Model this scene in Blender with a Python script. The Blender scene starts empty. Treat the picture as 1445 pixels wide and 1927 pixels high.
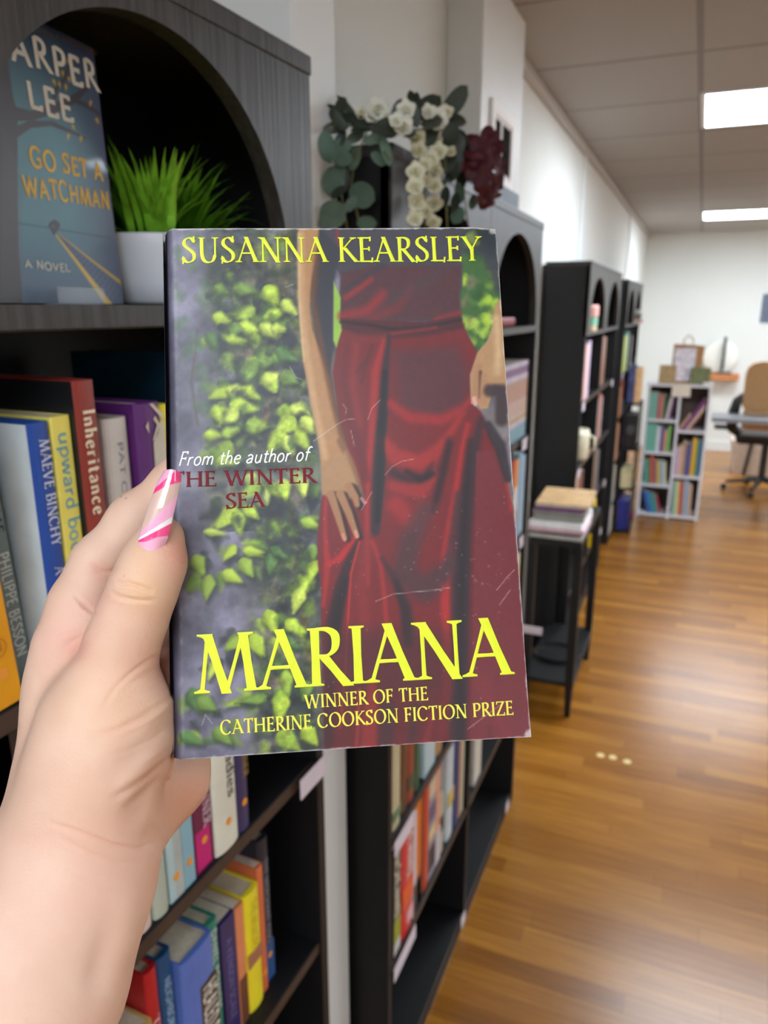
import bpy, bmesh, math, random
import numpy as np
from mathutils import Vector, Matrix

SC = bpy.context.scene
COL = SC.collection
random.seed(7)

# ------------------------------------------------------------------ camera
IMG_W, IMG_H, FPX = 1445.0, 1927.0, 1400.0
PITCH = math.atan(384.5 / FPX)
YAW = math.atan(599.5 / (FPX / math.cos(PITCH)))
EYE = Vector((0, 0, 1.6))
FWD = Vector((-math.sin(YAW) * math.cos(PITCH), math.cos(YAW) * math.cos(PITCH), -math.sin(PITCH)))
RGT = Vector((math.cos(YAW), math.sin(YAW), 0))
UPV = RGT.cross(FWD)
cd = bpy.data.cameras.new('camera')
cam = bpy.data.objects.new('camera', cd)
COL.objects.link(cam)
cam.matrix_world = Matrix(((RGT.x, UPV.x, -FWD.x, EYE.x), (RGT.y, UPV.y, -FWD.y, EYE.y),
                           (RGT.z, UPV.z, -FWD.z, EYE.z), (0, 0, 0, 1)))
cd.sensor_fit = 'VERTICAL'
cd.sensor_height = 24.0
cd.lens = 24.0 * FPX / IMG_H
cd.clip_start = 0.02
cd.clip_end = 60
cd.dof.use_dof = True
cd.dof.focus_distance = 0.268
cd.dof.aperture_fstop = (cd.lens / 1000.0) / 0.0019
SC.camera = cam

# ------------------------------------------------------------------ world, exposure
wd = bpy.data.worlds.new('world')
SC.world = wd
wd.use_nodes = True
wd.node_tree.nodes['Background'].inputs[0].default_value = (0.8, 0.9, 1.0, 1)
wd.node_tree.nodes['Background'].inputs[1].default_value = 0.15
SC.view_settings.view_transform = 'Standard'
SC.view_settings.look = 'None'
SC.view_settings.gamma = 1.0
SC.view_settings.use_curve_mapping = False
SC.view_settings.exposure = 0.2
SC.cycles.use_denoising = True
SC.cycles.max_bounces = 8
SC.cycles.diffuse_bounces = 5
TROFFER_STRENGTH = 24.0
DIMMED, DIM_ONES = 0.47, [(0.02, -0.85), (2.6, 0.4)]      # two added panels dimmed to hold down the hand's brightness
TROFFERS = [(0.3, -3.9), (0.02, -0.85), (0.52, 3.72), (0.52, 7.72), (2.6, -3.0), (2.6, 0.4), (2.6, 3.72), (2.6, 7.72)]  # panels out of view are added to light the hand and room

# ------------------------------------------------------------------ measuring helpers
def ray(px, py):
    return (FWD * FPX + RGT * (px - IMG_W / 2) - UPV * (py - IMG_H / 2)) / FPX
def pt(px, py, depth):
    return EYE + ray(px, py) * depth
def on_x(px, py, X):
    d = ray(px, py); return EYE + d * ((X - EYE.x) / d.x)
def on_y(px, py, Y):
    d = ray(px, py); return EYE + d * ((Y - EYE.y) / d.y)
def on_plane(px, py, o, n):
    d = ray(px, py); return EYE + d * ((o - EYE).dot(n) / d.dot(n))
def seen(P):
    q = P - EYE
    return IMG_W / 2 + FPX * q.dot(RGT) / q.dot(FWD), IMG_H / 2 - FPX * q.dot(UPV) / q.dot(FWD)

# ------------------------------------------------------------------ colours, materials
def lin1(c):
    c = c / 255.0
    return c / 12.92 if c <= 0.04045 else ((c + 0.055) / 1.055) ** 2.4
def lin(c):
    return tuple(lin1(v) for v in c)
def nlin(a):
    a = np.clip(np.asarray(a, float) / 255.0, 0, 1)
    return np.where(a <= 0.04045, a / 12.92, ((a + 0.055) / 1.055) ** 2.4)

_mats = {}
def mat(name, rgb, rough=0.5, var=0.12, scale=30.0, stretch=(1, 1, 1), bump=0.0, spec=0.5, coat=0.0, metal=0.0, sss=0.0, trans=0.0):
    """a principled surface whose colour wanders a little with noise"""
    if name in _mats:
        return _mats[name]
    m = bpy.data.materials.new(name); m.use_nodes = True
    nt = m.node_tree; b = nt.nodes['Principled BSDF']
    b.inputs['Roughness'].default_value = rough
    b.inputs['Specular IOR Level'].default_value = spec
    b.inputs['Coat Weight'].default_value = coat
    b.inputs['Coat Roughness'].default_value = 0.08
    b.inputs['Metallic'].default_value = metal
    b.inputs['Transmission Weight'].default_value = trans
    if sss:
        b.inputs['Subsurface Weight'].default_value = sss
        b.inputs['Subsurface Radius'].default_value = (0.006, 0.002, 0.001)
        b.inputs['Subsurface Scale'].default_value = 1.0
    c = lin(rgb)
    tc = nt.nodes.new('ShaderNodeTexCoord'); mp = nt.nodes.new('ShaderNodeMapping')
    mp.inputs['Scale'].default_value = stretch
    nz = nt.nodes.new('ShaderNodeTexNoise'); nz.inputs['Scale'].default_value = scale; nz.inputs['Detail'].default_value = 5
    rp = nt.nodes.new('ShaderNodeValToRGB')
    rp.color_ramp.elements[0].position = 0.3; rp.color_ramp.elements[1].position = 0.7
    rp.color_ramp.elements[0].color = tuple(v * (1 - var) for v in c) + (1,)
    rp.color_ramp.elements[1].color = tuple(min(1, v * (1 + var)) for v in c) + (1,)
    L = nt.links
    L.new(tc.outputs['Object'], mp.inputs['Vector']); L.new(mp.outputs[0], nz.inputs['Vector'])
    L.new(nz.outputs['Fac'], rp.inputs['Fac']); L.new(rp.outputs['Color'], b.inputs['Base Color'])
    if bump:
        bp = nt.nodes.new('ShaderNodeBump'); bp.inputs['Strength'].default_value = bump; bp.inputs['Distance'].default_value = 0.002
        L.new(nz.outputs['Fac'], bp.inputs['Height']); L.new(bp.outputs[0], b.inputs['Normal'])
    _mats[name] = m
    return m
def cmat(rgb, rough=0.45, var=0.1, **k):
    return mat('surface_%02x%02x%02x_%d' % (int(rgb[0]), int(rgb[1]), int(rgb[2]), int(rough * 100)), rgb, rough, var, **k)
def vmat(name, attr, rough=0.4, coat=0.0, sss=0.0, bump=0.0, bscale=300.0, spec=0.5):
    m = bpy.data.materials.new(name); m.use_nodes = True
    nt = m.node_tree; b = nt.nodes['Principled BSDF']
    a = nt.nodes.new('ShaderNodeVertexColor'); a.layer_name = attr
    nt.links.new(a.outputs['Color'], b.inputs['Base Color'])
    b.inputs['Roughness'].default_value = rough; b.inputs['Coat Weight'].default_value = coat
    b.inputs['Coat Roughness'].default_value = 0.05; b.inputs['Specular IOR Level'].default_value = spec
    if sss:
        b.inputs['Subsurface Weight'].default_value = sss
        b.inputs['Subsurface Radius'].default_value = (0.0055, 0.0022, 0.0012)
        b.inputs['Subsurface Scale'].default_value = 1.0
    if bump:
        tc = nt.nodes.new('ShaderNodeTexCoord'); nz = nt.nodes.new('ShaderNodeTexNoise')
        nz.inputs['Scale'].default_value = bscale; nz.inputs['Detail'].default_value = 6
        bp = nt.nodes.new('ShaderNodeBump'); bp.inputs['Strength'].default_value = bump; bp.inputs['Distance'].default_value = 0.001
        nt.links.new(tc.outputs['Object'], nz.inputs['Vector']); nt.links.new(nz.outputs['Fac'], bp.inputs['Height'])
        nt.links.new(bp.outputs[0], b.inputs['Normal'])
    return m

BLACKWOOD = mat('black_stained_wood', (49, 45, 42), 0.44, 0.5, 16, (9, 9, 0.45), 0.35)
BLACKPANEL = mat('black_panel', (17, 17, 19), 0.5, 0.15, 10, (4, 4, 0.6), 0.05, spec=.35)
EDGEBROWN = mat('worn_brown_edge', (62, 46, 36), 0.5, 0.2, 30)
WALLPAINT = mat('white_wall_paint', (222, 224, 219), 0.75, 0.02, 2.0)
TRIMPAINT = mat('white_trim_paint', (226, 229, 228), 0.5, 0.02, 3.0)
PAGES = mat('book_pages', (222, 210, 186), 0.8, 0.08, 200, (1, 1, 12))
WHITEPAPER = mat('white_paper', (232, 228, 228), 0.7, 0.03, 40)
LABELPAPER = mat('label_paper', (214, 204, 214), 0.6, 0.04, 60)
STICKER = mat('orange_sticker', (240, 158, 52), 0.5, 0.05, 60)

# ------------------------------------------------------------------ object helpers
def tag(o, label=None, cat=None, group=None, kind=None):
    if label: o['label'] = label
    if cat: o['category'] = cat
    if group: o['group'] = group
    if kind: o['kind'] = kind
    return o
def empty(name, loc=(0, 0, 0), rz=0.0, M=None):
    o = bpy.data.objects.new(name, None); COL.objects.link(o)
    o.empty_display_size = 0.05
    if M is not None: o.matrix_world = M
    else:
        o.location = loc; o.rotation_euler = (0, 0, rz)
    return o
class MB:
    """collects shapes for ONE mesh object"""
    def __init__(s): s.v = []; s.f = []
    def add(s, vs, fs):
        n = len(s.v); s.v += [tuple(v) for v in vs]; s.f += [tuple(i + n for i in f) for f in fs]; return s
    def box(s, x0, x1, y0, y1, z0, z1, b=0.0):
        if b <= 0:
            return s.add([(x, y, z) for x in (x0, x1) for y in (y0, y1) for z in (z0, z1)],
                         [(0, 1, 3, 2), (4, 6, 7, 5), (0, 4, 5, 1), (2, 3, 7, 6), (0, 2, 6, 4), (1, 5, 7, 3)])
        bm = bmesh.new()
        r = bmesh.ops.create_cube(bm, size=1)
        for v in bm.verts:
            v.co = ((x0 + x1) / 2 + v.co.x * (x1 - x0), (y0 + y1) / 2 + v.co.y * (y1 - y0), (z0 + z1) / 2 + v.co.z * (z1 - z0))
        bmesh.ops.bevel(bm, geom=bm.edges[:], offset=b, segments=2, affect='EDGES', profile=0.5)
        bm.verts.index_update()
        s.add([v.co[:] for v in bm.verts], [[v.index for v in f.verts] for f in bm.faces]); bm.free(); return s
    def tube(s, pts, r, n=8, cap=True):
        pts = [Vector(p) for p in pts]
        rs = r if isinstance(r, (list, tuple)) else [r] * len(pts)
        rings = []; prev = None
        for i, p in enumerate(pts):
            t = (pts[min(i + 1, len(pts) - 1)] - pts[max(i - 1, 0)]).normalized()
            a = prev if prev is not None else (Vector((0, 0, 1)) if abs(t.z) < 0.9 else Vector((1, 0, 0)))
            u = (a - t * a.dot(t)).normalized(); w = t.cross(u); prev = u
            rings.append([p + (u * math.cos(2 * math.pi * k / n) + w * math.sin(2 * math.pi * k / n)) * rs[i] for k in range(n)])
        vs = [v for rg in rings for v in rg]; fs = []
        for i in range(len(pts) - 1):
            for k in range(n):
                fs.append((i * n + k, i * n + (k + 1) % n, (i + 1) * n + (k + 1) % n, (i + 1) * n + k))
        if cap:
            fs.append(tuple(range(n))[::-1]); fs.append(tuple((len(pts) - 1) * n + k for k in range(n)))
        return s.add(vs, fs)
    def lathe(s, prof, c=(0, 0, 0), n=32):
        vs = []; fs = []
        for r, z in prof:
            for k in range(n):
                a = 2 * math.pi * k / n; vs.append((c[0] + r * math.cos(a), c[1] + r * math.sin(a), c[2] + z))
        for i in range(len(prof) - 1):
            for k in range(n):
                fs.append((i * n + k, i * n + (k + 1) % n, (i + 1) * n + (k + 1) % n, (i + 1) * n + k))
        return s.add(vs, fs)
    def prism(s, poly, a0, a1, axis=2):
        """2D polygon pushed from a0 to a1 along an axis"""
        def P(p, a):
            return (a, p[0], p[1]) if axis == 0 else (p[0], a, p[1]) if axis == 1 else (p[0], p[1], a)
        n = len(poly)
        vs = [P(p, a0) for p in poly] + [P(p, a1) for p in poly]
        fs = [tuple(range(n))[::-1], tuple(range(n, 2 * n))] + [(i, (i + 1) % n, n + (i + 1) % n, n + i) for i in range(n)]
        return s.add(vs, fs)
    def mesh(s, name, m, smooth=False):
        me = bpy.data.meshes.new(name); me.from_pydata(s.v, [], s.f)
        bm = bmesh.new(); bm.from_mesh(me); bmesh.ops.recalc_face_normals(bm, faces=bm.faces[:]); bm.to_mesh(me); bm.free()
        for mm in (m if isinstance(m, (list, tuple)) else [m]): me.materials.append(mm)
        if smooth:
            me.polygons.foreach_set('use_smooth', [True] * len(me.polygons))
        return me
    def build(s, name, m, parent=None, smooth=False, M=None):
        o = bpy.data.objects.new(name, s.mesh(name, m, smooth)); COL.objects.link(o)
        if parent is not None: o.parent = parent
        if M is not None:
            if parent is None: o.matrix_world = M
            else: o.matrix_local = M
        return o
def struct(name, mb, m):
    return tag(mb.build(name, m), kind='structure')
def copy_tree(o, M=None):
    """a thing and copies of its parts and their sub-parts"""
    def cp(x, par):
        c = x.copy(); COL.objects.link(c); c.parent = par
        for ch in x.children: cp(ch, c)
        return c
    r = cp(o, None)
    if M is not None: r.matrix_world = M
    return r
def frame(o, x, y, z):
    """4x4 matrix from an origin and three axes"""
    return Matrix(((x[0], y[0], z[0], o[0]), (x[1], y[1], z[1], o[1]), (x[2], y[2], z[2], o[2]), (0, 0, 0, 1)))

# ------------------------------------------------------------------ painting on vertices (prints on covers)
def vnoise(x, y, sc, seed=0):
    rg = np.random.RandomState(seed); G = rg.rand(64, 64)
    u = x / sc + 100.3; v = y / sc + 57.7
    i = np.floor(u).astype(int); j = np.floor(v).astype(int); fu = u - i; fv = v - j
    fu = fu * fu * (3 - 2 * fu); fv = fv * fv * (3 - 2 * fv)
    g = lambda a, b: G[a % 64, b % 64]
    return (g(i, j) * (1 - fu) + g(i + 1, j) * fu) * (1 - fv) + (g(i, j + 1) * (1 - fu) + g(i + 1, j + 1) * fu) * fv
def fbm(x, y, sc, seed=0, o=4):
    t = 0; a = 0.5; s = 0
    for k in range(o):
        t = t + a * vnoise(x, y, sc / 2 ** k, seed + k); s += a; a *= 0.55
    return t / s
class Paint:
    def __init__(s, x, y):
        s.x = np.asarray(x, float); s.y = np.asarray(y, float); s.c = np.zeros((len(s.x), 3))
    def mix(s, a, col, idx=None):
        col = np.asarray(col, float)
        if idx is None: s.c += (col - s.c) * a[:, None]
        else: s.c[idx] += (col - s.c[idx]) * a[:, None]
    def near(s, pts, pad):
        p = np.array(pts, float)
        return np.nonzero((s.x > p[:, 0].min() - pad) & (s.x < p[:, 0].max() + pad) & (s.y > p[:, 1].min() - pad) & (s.y < p[:, 1].max() + pad))[0]
    def poly(s, pts, col, blur=3.0, a=1.0):
        ix = s.near(pts, blur + 1); X = s.x[ix]; Y = s.y[ix]
        d = np.full(len(X), 1e9); ins = np.zeros(len(X), bool); n = len(pts)
        for k in range(n):
            x0, y0 = pts[k]; x1, y1 = pts[(k + 1) % n]
            ex, ey = x1 - x0, y1 - y0; L = ex * ex + ey * ey + 1e-9
            t = np.clip(((X - x0) * ex + (Y - y0) * ey) / L, 0, 1)
            d = np.minimum(d, (X - x0 - t * ex) ** 2 + (Y - y0 - t * ey) ** 2)
            c = ((y0 > Y) != (y1 > Y))
            if ey != 0: ins ^= c & (X < x0 + (Y - y0) * ex / ey)
        sd = np.sqrt(d) * np.where(ins, -1, 1)
        al = np.clip(0.5 - sd / (2 * blur), 0, 1); al = al * al * (3 - 2 * al)
        s.mix(al * a, col, ix)
    def stroke(s, pts, w, col, blur=4.0, a=1.0):
        ws = w if isinstance(w, (list, tuple)) else [w] * len(pts)
        ix = s.near(pts, max(ws) + blur + 1); X = s.x[ix]; Y = s.y[ix]
        best = np.full(len(X), 1e9)
        for k in range(len(pts) - 1):
            x0, y0 = pts[k]; x1, y1 = pts[k + 1]
            ex, ey = x1 - x0, y1 - y0; L = ex * ex + ey * ey + 1e-9
            t = np.clip(((X - x0) * ex + (Y - y0) * ey) / L, 0, 1)
            d = np.sqrt((X - x0 - t * ex) ** 2 + (Y - y0 - t * ey) ** 2) - (ws[k] + (ws[k + 1] - ws[k]) * t)
            best = np.minimum(best, d)
        al = np.clip(0.5 - best / (2 * blur), 0, 1); al = al * al * (3 - 2 * al)
        s.mix(al * a, col, ix)
    def leaf(s, cx, cy, ln, wd, ang, col, blur=2.5, a=1.0):
        ca, sa = math.cos(ang), math.sin(ang); r = ln + blur * 3
        ix = np.nonzero((abs(s.x - cx) < r) & (abs(s.y - cy) < r))[0]
        u = ((s.x[ix] - cx) * ca + (s.y[ix] - cy) * sa) / ln
        v = (-(s.x[ix] - cx) * sa + (s.y[ix] - cy) * ca)
        half = wd * 1.15 * np.where(u < -.35, np.sqrt(np.clip((u + 1) / .65, 0, 1)), np.clip((1 - u) / 1.35, 0, 1) ** .85)
        al = np.clip(0.5 + (half - np.abs(v)) / (2 * blur), 0, 1) * (np.abs(u) < 1.05)
        cc = np.asarray(col, float)
        shade = 1 - 0.16 * np.clip(v / max(wd, 1), -1, 1)
        tgt = np.clip(cc[None, :] * shade[:, None], 0, 255)
        s.c[ix] += (tgt - s.c[ix]) * (al * a)[:, None]
def set_colors(me, attr, srgb):
    a = me.color_attributes.new(attr, 'FLOAT_COLOR', 'POINT')
    c = np.ones((len(me.vertices), 4)); c[:, :3] = nlin(srgb)
    a.data.foreach_set('color', c.ravel())
def grid_mesh(name, nx, ny, fn):
    """fn(u, v) arrays 0..1 -> x, y, z arrays"""
    u, v = np.meshgrid(np.linspace(0, 1, nx), np.linspace(0, 1, ny), indexing='ij')
    x, y, z = fn(u.ravel(), v.ravel())
    co = np.stack([x, y, z], 1)
    i, j = np.meshgrid(np.arange(nx - 1), np.arange(ny - 1), indexing='ij'); i = i.ravel(); j = j.ravel()
    q = np.stack([i * ny + j, (i + 1) * ny + j, (i + 1) * ny + j + 1, i * ny + j + 1], 1)
    return np_mesh(name, co, q), co
def np_mesh(name, co, q):
    me = bpy.data.meshes.new(name)
    me.vertices.add(len(co)); me.vertices.foreach_set('co', np.asarray(co, np.float32).ravel())
    me.loops.add(q.size); me.loops.foreach_set('vertex_index', q.astype(np.int32).ravel())
    me.polygons.add(len(q)); me.polygons.foreach_set('loop_start', np.arange(0, q.size, 4, dtype=np.int32))
    me.update(calc_edges=True)
    me.polygons.foreach_set('use_smooth', np.ones(len(q), bool))
    return me
def seen_np(co, M):
    A = np.array(M); W = co @ A[:3, :3].T + A[:3, 3]
    q = W - np.array(EYE); f = q @ np.array(FWD)
    return IMG_W / 2 + FPX * (q @ np.array(RGT)) / f, IMG_H / 2 - FPX * (q @ np.array(UPV)) / f

# ------------------------------------------------------------------ lettering: pen-stroke alphabet
def cat(P, n=6, closed=False):
    P = [Vector((p[0], p[1])) for p in P]; out = []; N = len(P)
    for i in range(N if closed else N - 1):
        g = (lambda k: P[k % N]) if closed else (lambda k: P[min(max(k, 0), N - 1)])
        a, b, c, d = g(i - 1), g(i), g(i + 1), g(i + 2)
        for k in range(n):
            t = k / n
            out.append(0.5 * ((2 * b) + (c - a) * t + (2 * a - 5 * b + 4 * c - d) * t * t + (3 * b - a - 3 * c + d) * t ** 3))
    out.append(P[0] if closed else P[-1])
    return [(p.x, p.y) for p in out]
_O = [(0.43 + 0.36 * math.cos(a * math.pi / 8), 0.5 + 0.5 * math.sin(a * math.pi / 8)) for a in range(16)]
_S = [(.46, .83), (.38, .95), (.26, .985), (.13, .9), (.1, .74), (.2, .6), (.34, .48), (.45, .33), (.44, .14), (.33, .03), (.2, .02), (.1, .1), (.06, .2)]
_C = [(.68, .8), (.57, .94), (.4, 1.0), (.2, .91), (.09, .69), (.07, .44), (.14, .2), (.28, .04), (.44, 0), (.59, .06), (.69, .19)]
# glyph: advance, strokes (kind l straight / c curve / o closed, points, width factor), serif feet
GL = {
 'A': (.76, [('l', [(.06, 0), (.37, 1)], .5), ('l', [(.34, 1.02), (.69, 0)], 1), ('l', [(.17, .36), (.57, .36)], 1)], [(.06, 0), (.69, 0)]),
 'B': (.62, [('l', [(.14, 0), (.14, 1)], 1), ('c', [(.14, .98), (.36, .97), (.46, .86), (.45, .66), (.36, .55), (.14, .54)], 1), ('c', [(.14, .54), (.4, .52), (.54, .4), (.53, .16), (.4, .03), (.14, .02)], 1)], [(.14, 0), (.14, 1)]),
 'C': (.76, [('c', _C, 1), ('l', [(.67, .95), (.68, .76)], .5)], []),
 'D': (.8, [('l', [(.14, 0), (.14, 1)], 1), ('c', [(.14, .98), (.42, .96), (.63, .8), (.70, .52), (.63, .2), (.44, .04), (.14, .02)], 1)], [(.14, 0), (.14, 1)]),
 'E': (.57, [('l', [(.14, 0), (.14, 1)], 1), ('l', [(.1, .98), (.48, .98)], 1), ('l', [(.14, .53), (.42, .53)], 1), ('l', [(.1, .02), (.52, .02)], 1), ('l', [(.47, 1.03), (.46, .84)], .5), ('l', [(.42, .62), (.42, .44)], .5), ('l', [(.51, -.03), (.53, .17)], .5)], [(.12, 0), (.12, 1)]),
 'F': (.55, [('l', [(.14, 0), (.14, 1)], 1), ('l', [(.1, .98), (.48, .98)], 1), ('l', [(.14, .52), (.42, .52)], 1), ('l', [(.48, 1.03), (.47, .82)], .5), ('l', [(.42, .62), (.42, .42)], .5)], [(.14, 0), (.12, 1)]),
 'G': (.8, [('c', _C, 1), ('l', [(.67, .42), (.67, .06)], 1), ('l', [(.44, .42), (.74, .42)], 1), ('l', [(.67, .95), (.68, .76)], .5)], [(.66, .42)]),
 'H': (.82, [('l', [(.14, 0), (.14, 1)], 1), ('l', [(.68, 0), (.68, 1)], 1), ('l', [(.14, .52), (.68, .52)], 1)], [(.14, 0), (.14, 1), (.68, 0), (.68, 1)]),
 'I': (.29, [('l', [(.145, 0), (.145, 1)], 1)], [(.145, 0), (.145, 1)]),
 'J': (.32, [('c', [(.17, 1), (.17, .3), (.14, -.05), (.0, -.2)], 1)], [(.17, 1)]),
 'K': (.7, [('l', [(.14, 0), (.14, 1)], 1), ('l', [(.17, .5), (.58, 1)], .55), ('l', [(.24, .58), (.69, -.01)], 1)], [(.14, 0), (.14, 1), (.58, 1)]),
 'L': (.56, [('l', [(.14, 0), (.14, 1)], 1), ('l', [(.1, .02), (.51, .02)], 1), ('l', [(.5, -.06), (.53, .17)], .5)], [(.12, 0), (.14, 1)]),
 'M': (.98, [('l', [(.09, 0), (.2, 1)], .5), ('l', [(.19, 1), (.48, -.03)], 1), ('l', [(.48, 0), (.76, 1)], .5), ('l', [(.76, 1), (.88, 0)], 1)], [(.09, 0), (.88, 0), (.15, 1), (.8, 1)]),
 'N': (.82, [('l', [(.14, 0), (.14, 1)], .5), ('l', [(.12, 1), (.69, -.03)], 1), ('l', [(.69, 0), (.69, 1)], .5)], [(.14, 0), (.69, 1), (.09, 1)]),
 'O': (.86, [('o', _O, 1)], []),
 'P': (.58, [('l', [(.14, 0), (.14, 1)], 1), ('c', [(.14, .98), (.36, .97), (.5, .87), (.5, .62), (.38, .48), (.14, .46)], 1)], [(.14, 0), (.14, 1)]),
 'Q': (.86, [('o', _O, 1), ('c', [(.45, .05), (.62, -.1), (.9, -.22)], 1)], []),
 'R': (.66, [('l', [(.14, 0), (.14, 1)], 1), ('c', [(.14, .98), (.34, .97), (.47, .86), (.46, .64), (.34, .52), (.14, .51)], 1), ('l', [(.26, .52), (.66, -.03)], 1)], [(.14, 0), (.14, 1)]),
 'S': (.54, [('c', _S, 1), ('l', [(.45, 1.05), (.46, .78)], .45), ('l', [(.06, .25), (.055, -.06)], .45)], []),
 'T': (.62, [('l', [(.31, 0), (.31, 1)], 1), ('l', [(.03, .98), (.59, .98)], 1), ('l', [(.05, 1.03), (.03, .82)], .5), ('l', [(.58, 1.05), (.59, .82)], .5)], [(.31, 0)]),
 'U': (.77, [('c', [(.14, 1), (.14, .6), (.15, .3), (.22, .08), (.38, 0), (.54, .07), (.62, .3)], 1), ('l', [(.62, .28), (.63, 1)], .5)], [(.14, 1), (.63, 1)]),
 'V': (.74, [('l', [(.06, 1), (.38, -.03)], 1), ('l', [(.37, 0), (.67, 1)], .55)], [(.06, 1), (.67, 1)]),
 'W': (1.06, [('l', [(.05, 1), (.31, -.03)], 1), ('l', [(.3, 0), (.55, 1)], .55), ('l', [(.5, 1), (.77, -.03)], 1), ('l', [(.76, 0), (1.0, 1)], .55)], [(.05, 1), (.53, 1), (1.0, 1)]),
 'X': (.7, [('l', [(.06, 1), (.64, 0)], 1), ('l', [(.06, 0), (.62, 1)], .5)], [(.06, 1), (.64, 0), (.06, 0), (.62, 1)]),
 'Y': (.68, [('l', [(.05, 1), (.35, .46)], 1), ('l', [(.34, .46), (.63, 1)], .55), ('l', [(.345, .5), (.345, 0)], 1)], [(.05, 1), (.63, 1), (.345, 0)]),
 'Z': (.64, [('l', [(.08, .98), (.57, .98)], 1), ('l', [(.56, 1), (.07, 0)], 1.1), ('l', [(.07, .02), (.6, .02)], 1), ('l', [(.09, 1.03), (.07, .8)], .5), ('l', [(.59, -.04), (.61, .2)], .5)], []),
 'a': (.52, [('c', [(.08, .5), (.2, .6), (.34, .56), (.4, .42), (.4, .0)], 1), ('c', [(.4, .34), (.2, .3), (.08, .16), (.14, .03), (.28, .03), (.4, .16)], 1)], []),
 'b': (.55, [('l', [(.1, 0), (.1, 1)], 1), ('c', [(.1, .42), (.27, .6), (.45, .48), (.48, .27), (.4, .07), (.24, 0), (.1, .08)], 1)], []),
 'c': (.48, [('c', [(.42, .48), (.3, .6), (.15, .52), (.08, .3), (.16, .07), (.3, 0), (.44, .12)], 1)], []),
 'd': (.56, [('l', [(.45, 0), (.45, 1)], 1), ('c', [(.45, .42), (.3, .6), (.13, .5), (.07, .28), (.15, .06), (.3, 0), (.45, .12)], 1)], []),
 'e': (.52, [('l', [(.1, .33), (.44, .35)], 1), ('c', [(.44, .35), (.4, .53), (.27, .6), (.13, .51), (.08, .28), (.17, .06), (.32, 0), (.45, .12)], 1)], []),
 'f': (.34, [('c', [(.42, .92), (.32, 1), (.2, .9), (.17, .68), (.17, 0)], 1), ('l', [(.03, .6), (.36, .6)], 1)], []),
 'g': (.54, [('o', [(.42, .32), (.36, .54), (.24, .6), (.1, .5), (.08, .3), (.16, .1), (.28, .06), (.4, .16)], 1), ('c', [(.44, .6), (.44, .1), (.4, -.2), (.24, -.28), (.08, -.2)], 1)], []),
 'h': (.54, [('l', [(.1, 0), (.1, 1)], 1), ('c', [(.1, .4), (.24, .58), (.37, .56), (.43, .4), (.43, 0)], 1)], [(.1, 0), (.43, 0)]),
 'i': (.24, [('l', [(.12, 0), (.12, .6)], 1), ('l', [(.12, .78), (.12, .9)], 1.1)], [(.12, 0)]),
 'k': (.52, [('l', [(.1, 0), (.1, 1)], 1), ('l', [(.12, .26), (.42, .6)], .6), ('l', [(.2, .35), (.48, 0)], 1)], []),
 'l': (.24, [('l', [(.12, 0), (.12, 1)], 1)], [(.12, 0)]),
 'm': (.82, [('l', [(.1, 0), (.1, .6)], 1), ('c', [(.1, .42), (.22, .58), (.34, .56), (.4, .4), (.4, 0)], 1), ('c', [(.4, .42), (.52, .58), (.64, .56), (.7, .4), (.7, 0)], 1)], []),
 'n': (.55, [('l', [(.1, 0), (.1, .6)], 1), ('c', [(.1, .4), (.24, .58), (.37, .56), (.43, .4), (.43, 0)], 1)], [(.1, 0), (.43, 0)]),
 'o': (.54, [('o', [(.27 + .2 * math.cos(a * math.pi / 5), .3 + .3 * math.sin(a * math.pi / 5)) for a in range(10)], 1)], []),
 'p': (.55, [('l', [(.1, -.3), (.1, .6)], 1), ('c', [(.1, .42), (.27, .6), (.45, .48), (.48, .27), (.4, .07), (.24, 0), (.1, .08)], 1)], []),
 'r': (.4, [('l', [(.1, 0), (.1, .6)], 1), ('c', [(.1, .38), (.2, .55), (.36, .58)], 1.1)], [(.1, 0)]),
 's': (.44, [('c', [(x * .85, y * .6) for x, y in _S], 1)], []),
 't': (.36, [('c', [(.17, .85), (.17, .2), (.22, .02), (.36, .05)], 1), ('l', [(.03, .6), (.34, .6)], 1)], []),
 'u': (.56, [('c', [(.1, .6), (.1, .2), (.18, .02), (.32, .03), (.44, .2)], 1), ('l', [(.44, 0), (.44, .6)], 1)], []),
 'v': (.5, [('l', [(.05, .6), (.25, 0)], 1), ('l', [(.25, 0), (.44, .6)], .6)], []),
 'w': (.76, [('l', [(.04, .6), (.21, 0)], 1), ('l', [(.21, 0), (.38, .6)], .6), ('l', [(.38, .6), (.56, 0)], 1), ('l', [(.56, 0), (.72, .6)], .6)], []),
 'y': (.5, [('l', [(.05, .6), (.26, 0)], 1), ('l', [(.44, .6), (.14, -.28)], .6)], []),
 ' ': (.3, [], []), '.': (.2, [('l', [(.1, 0), (.1, .1)], 1)], []), "'": (.2, [('l', [(.1, 1), (.08, .8)], .7)], []), '-': (.36, [('l', [(.04, .34), (.32, .34)], 1)], []),
}
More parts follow.
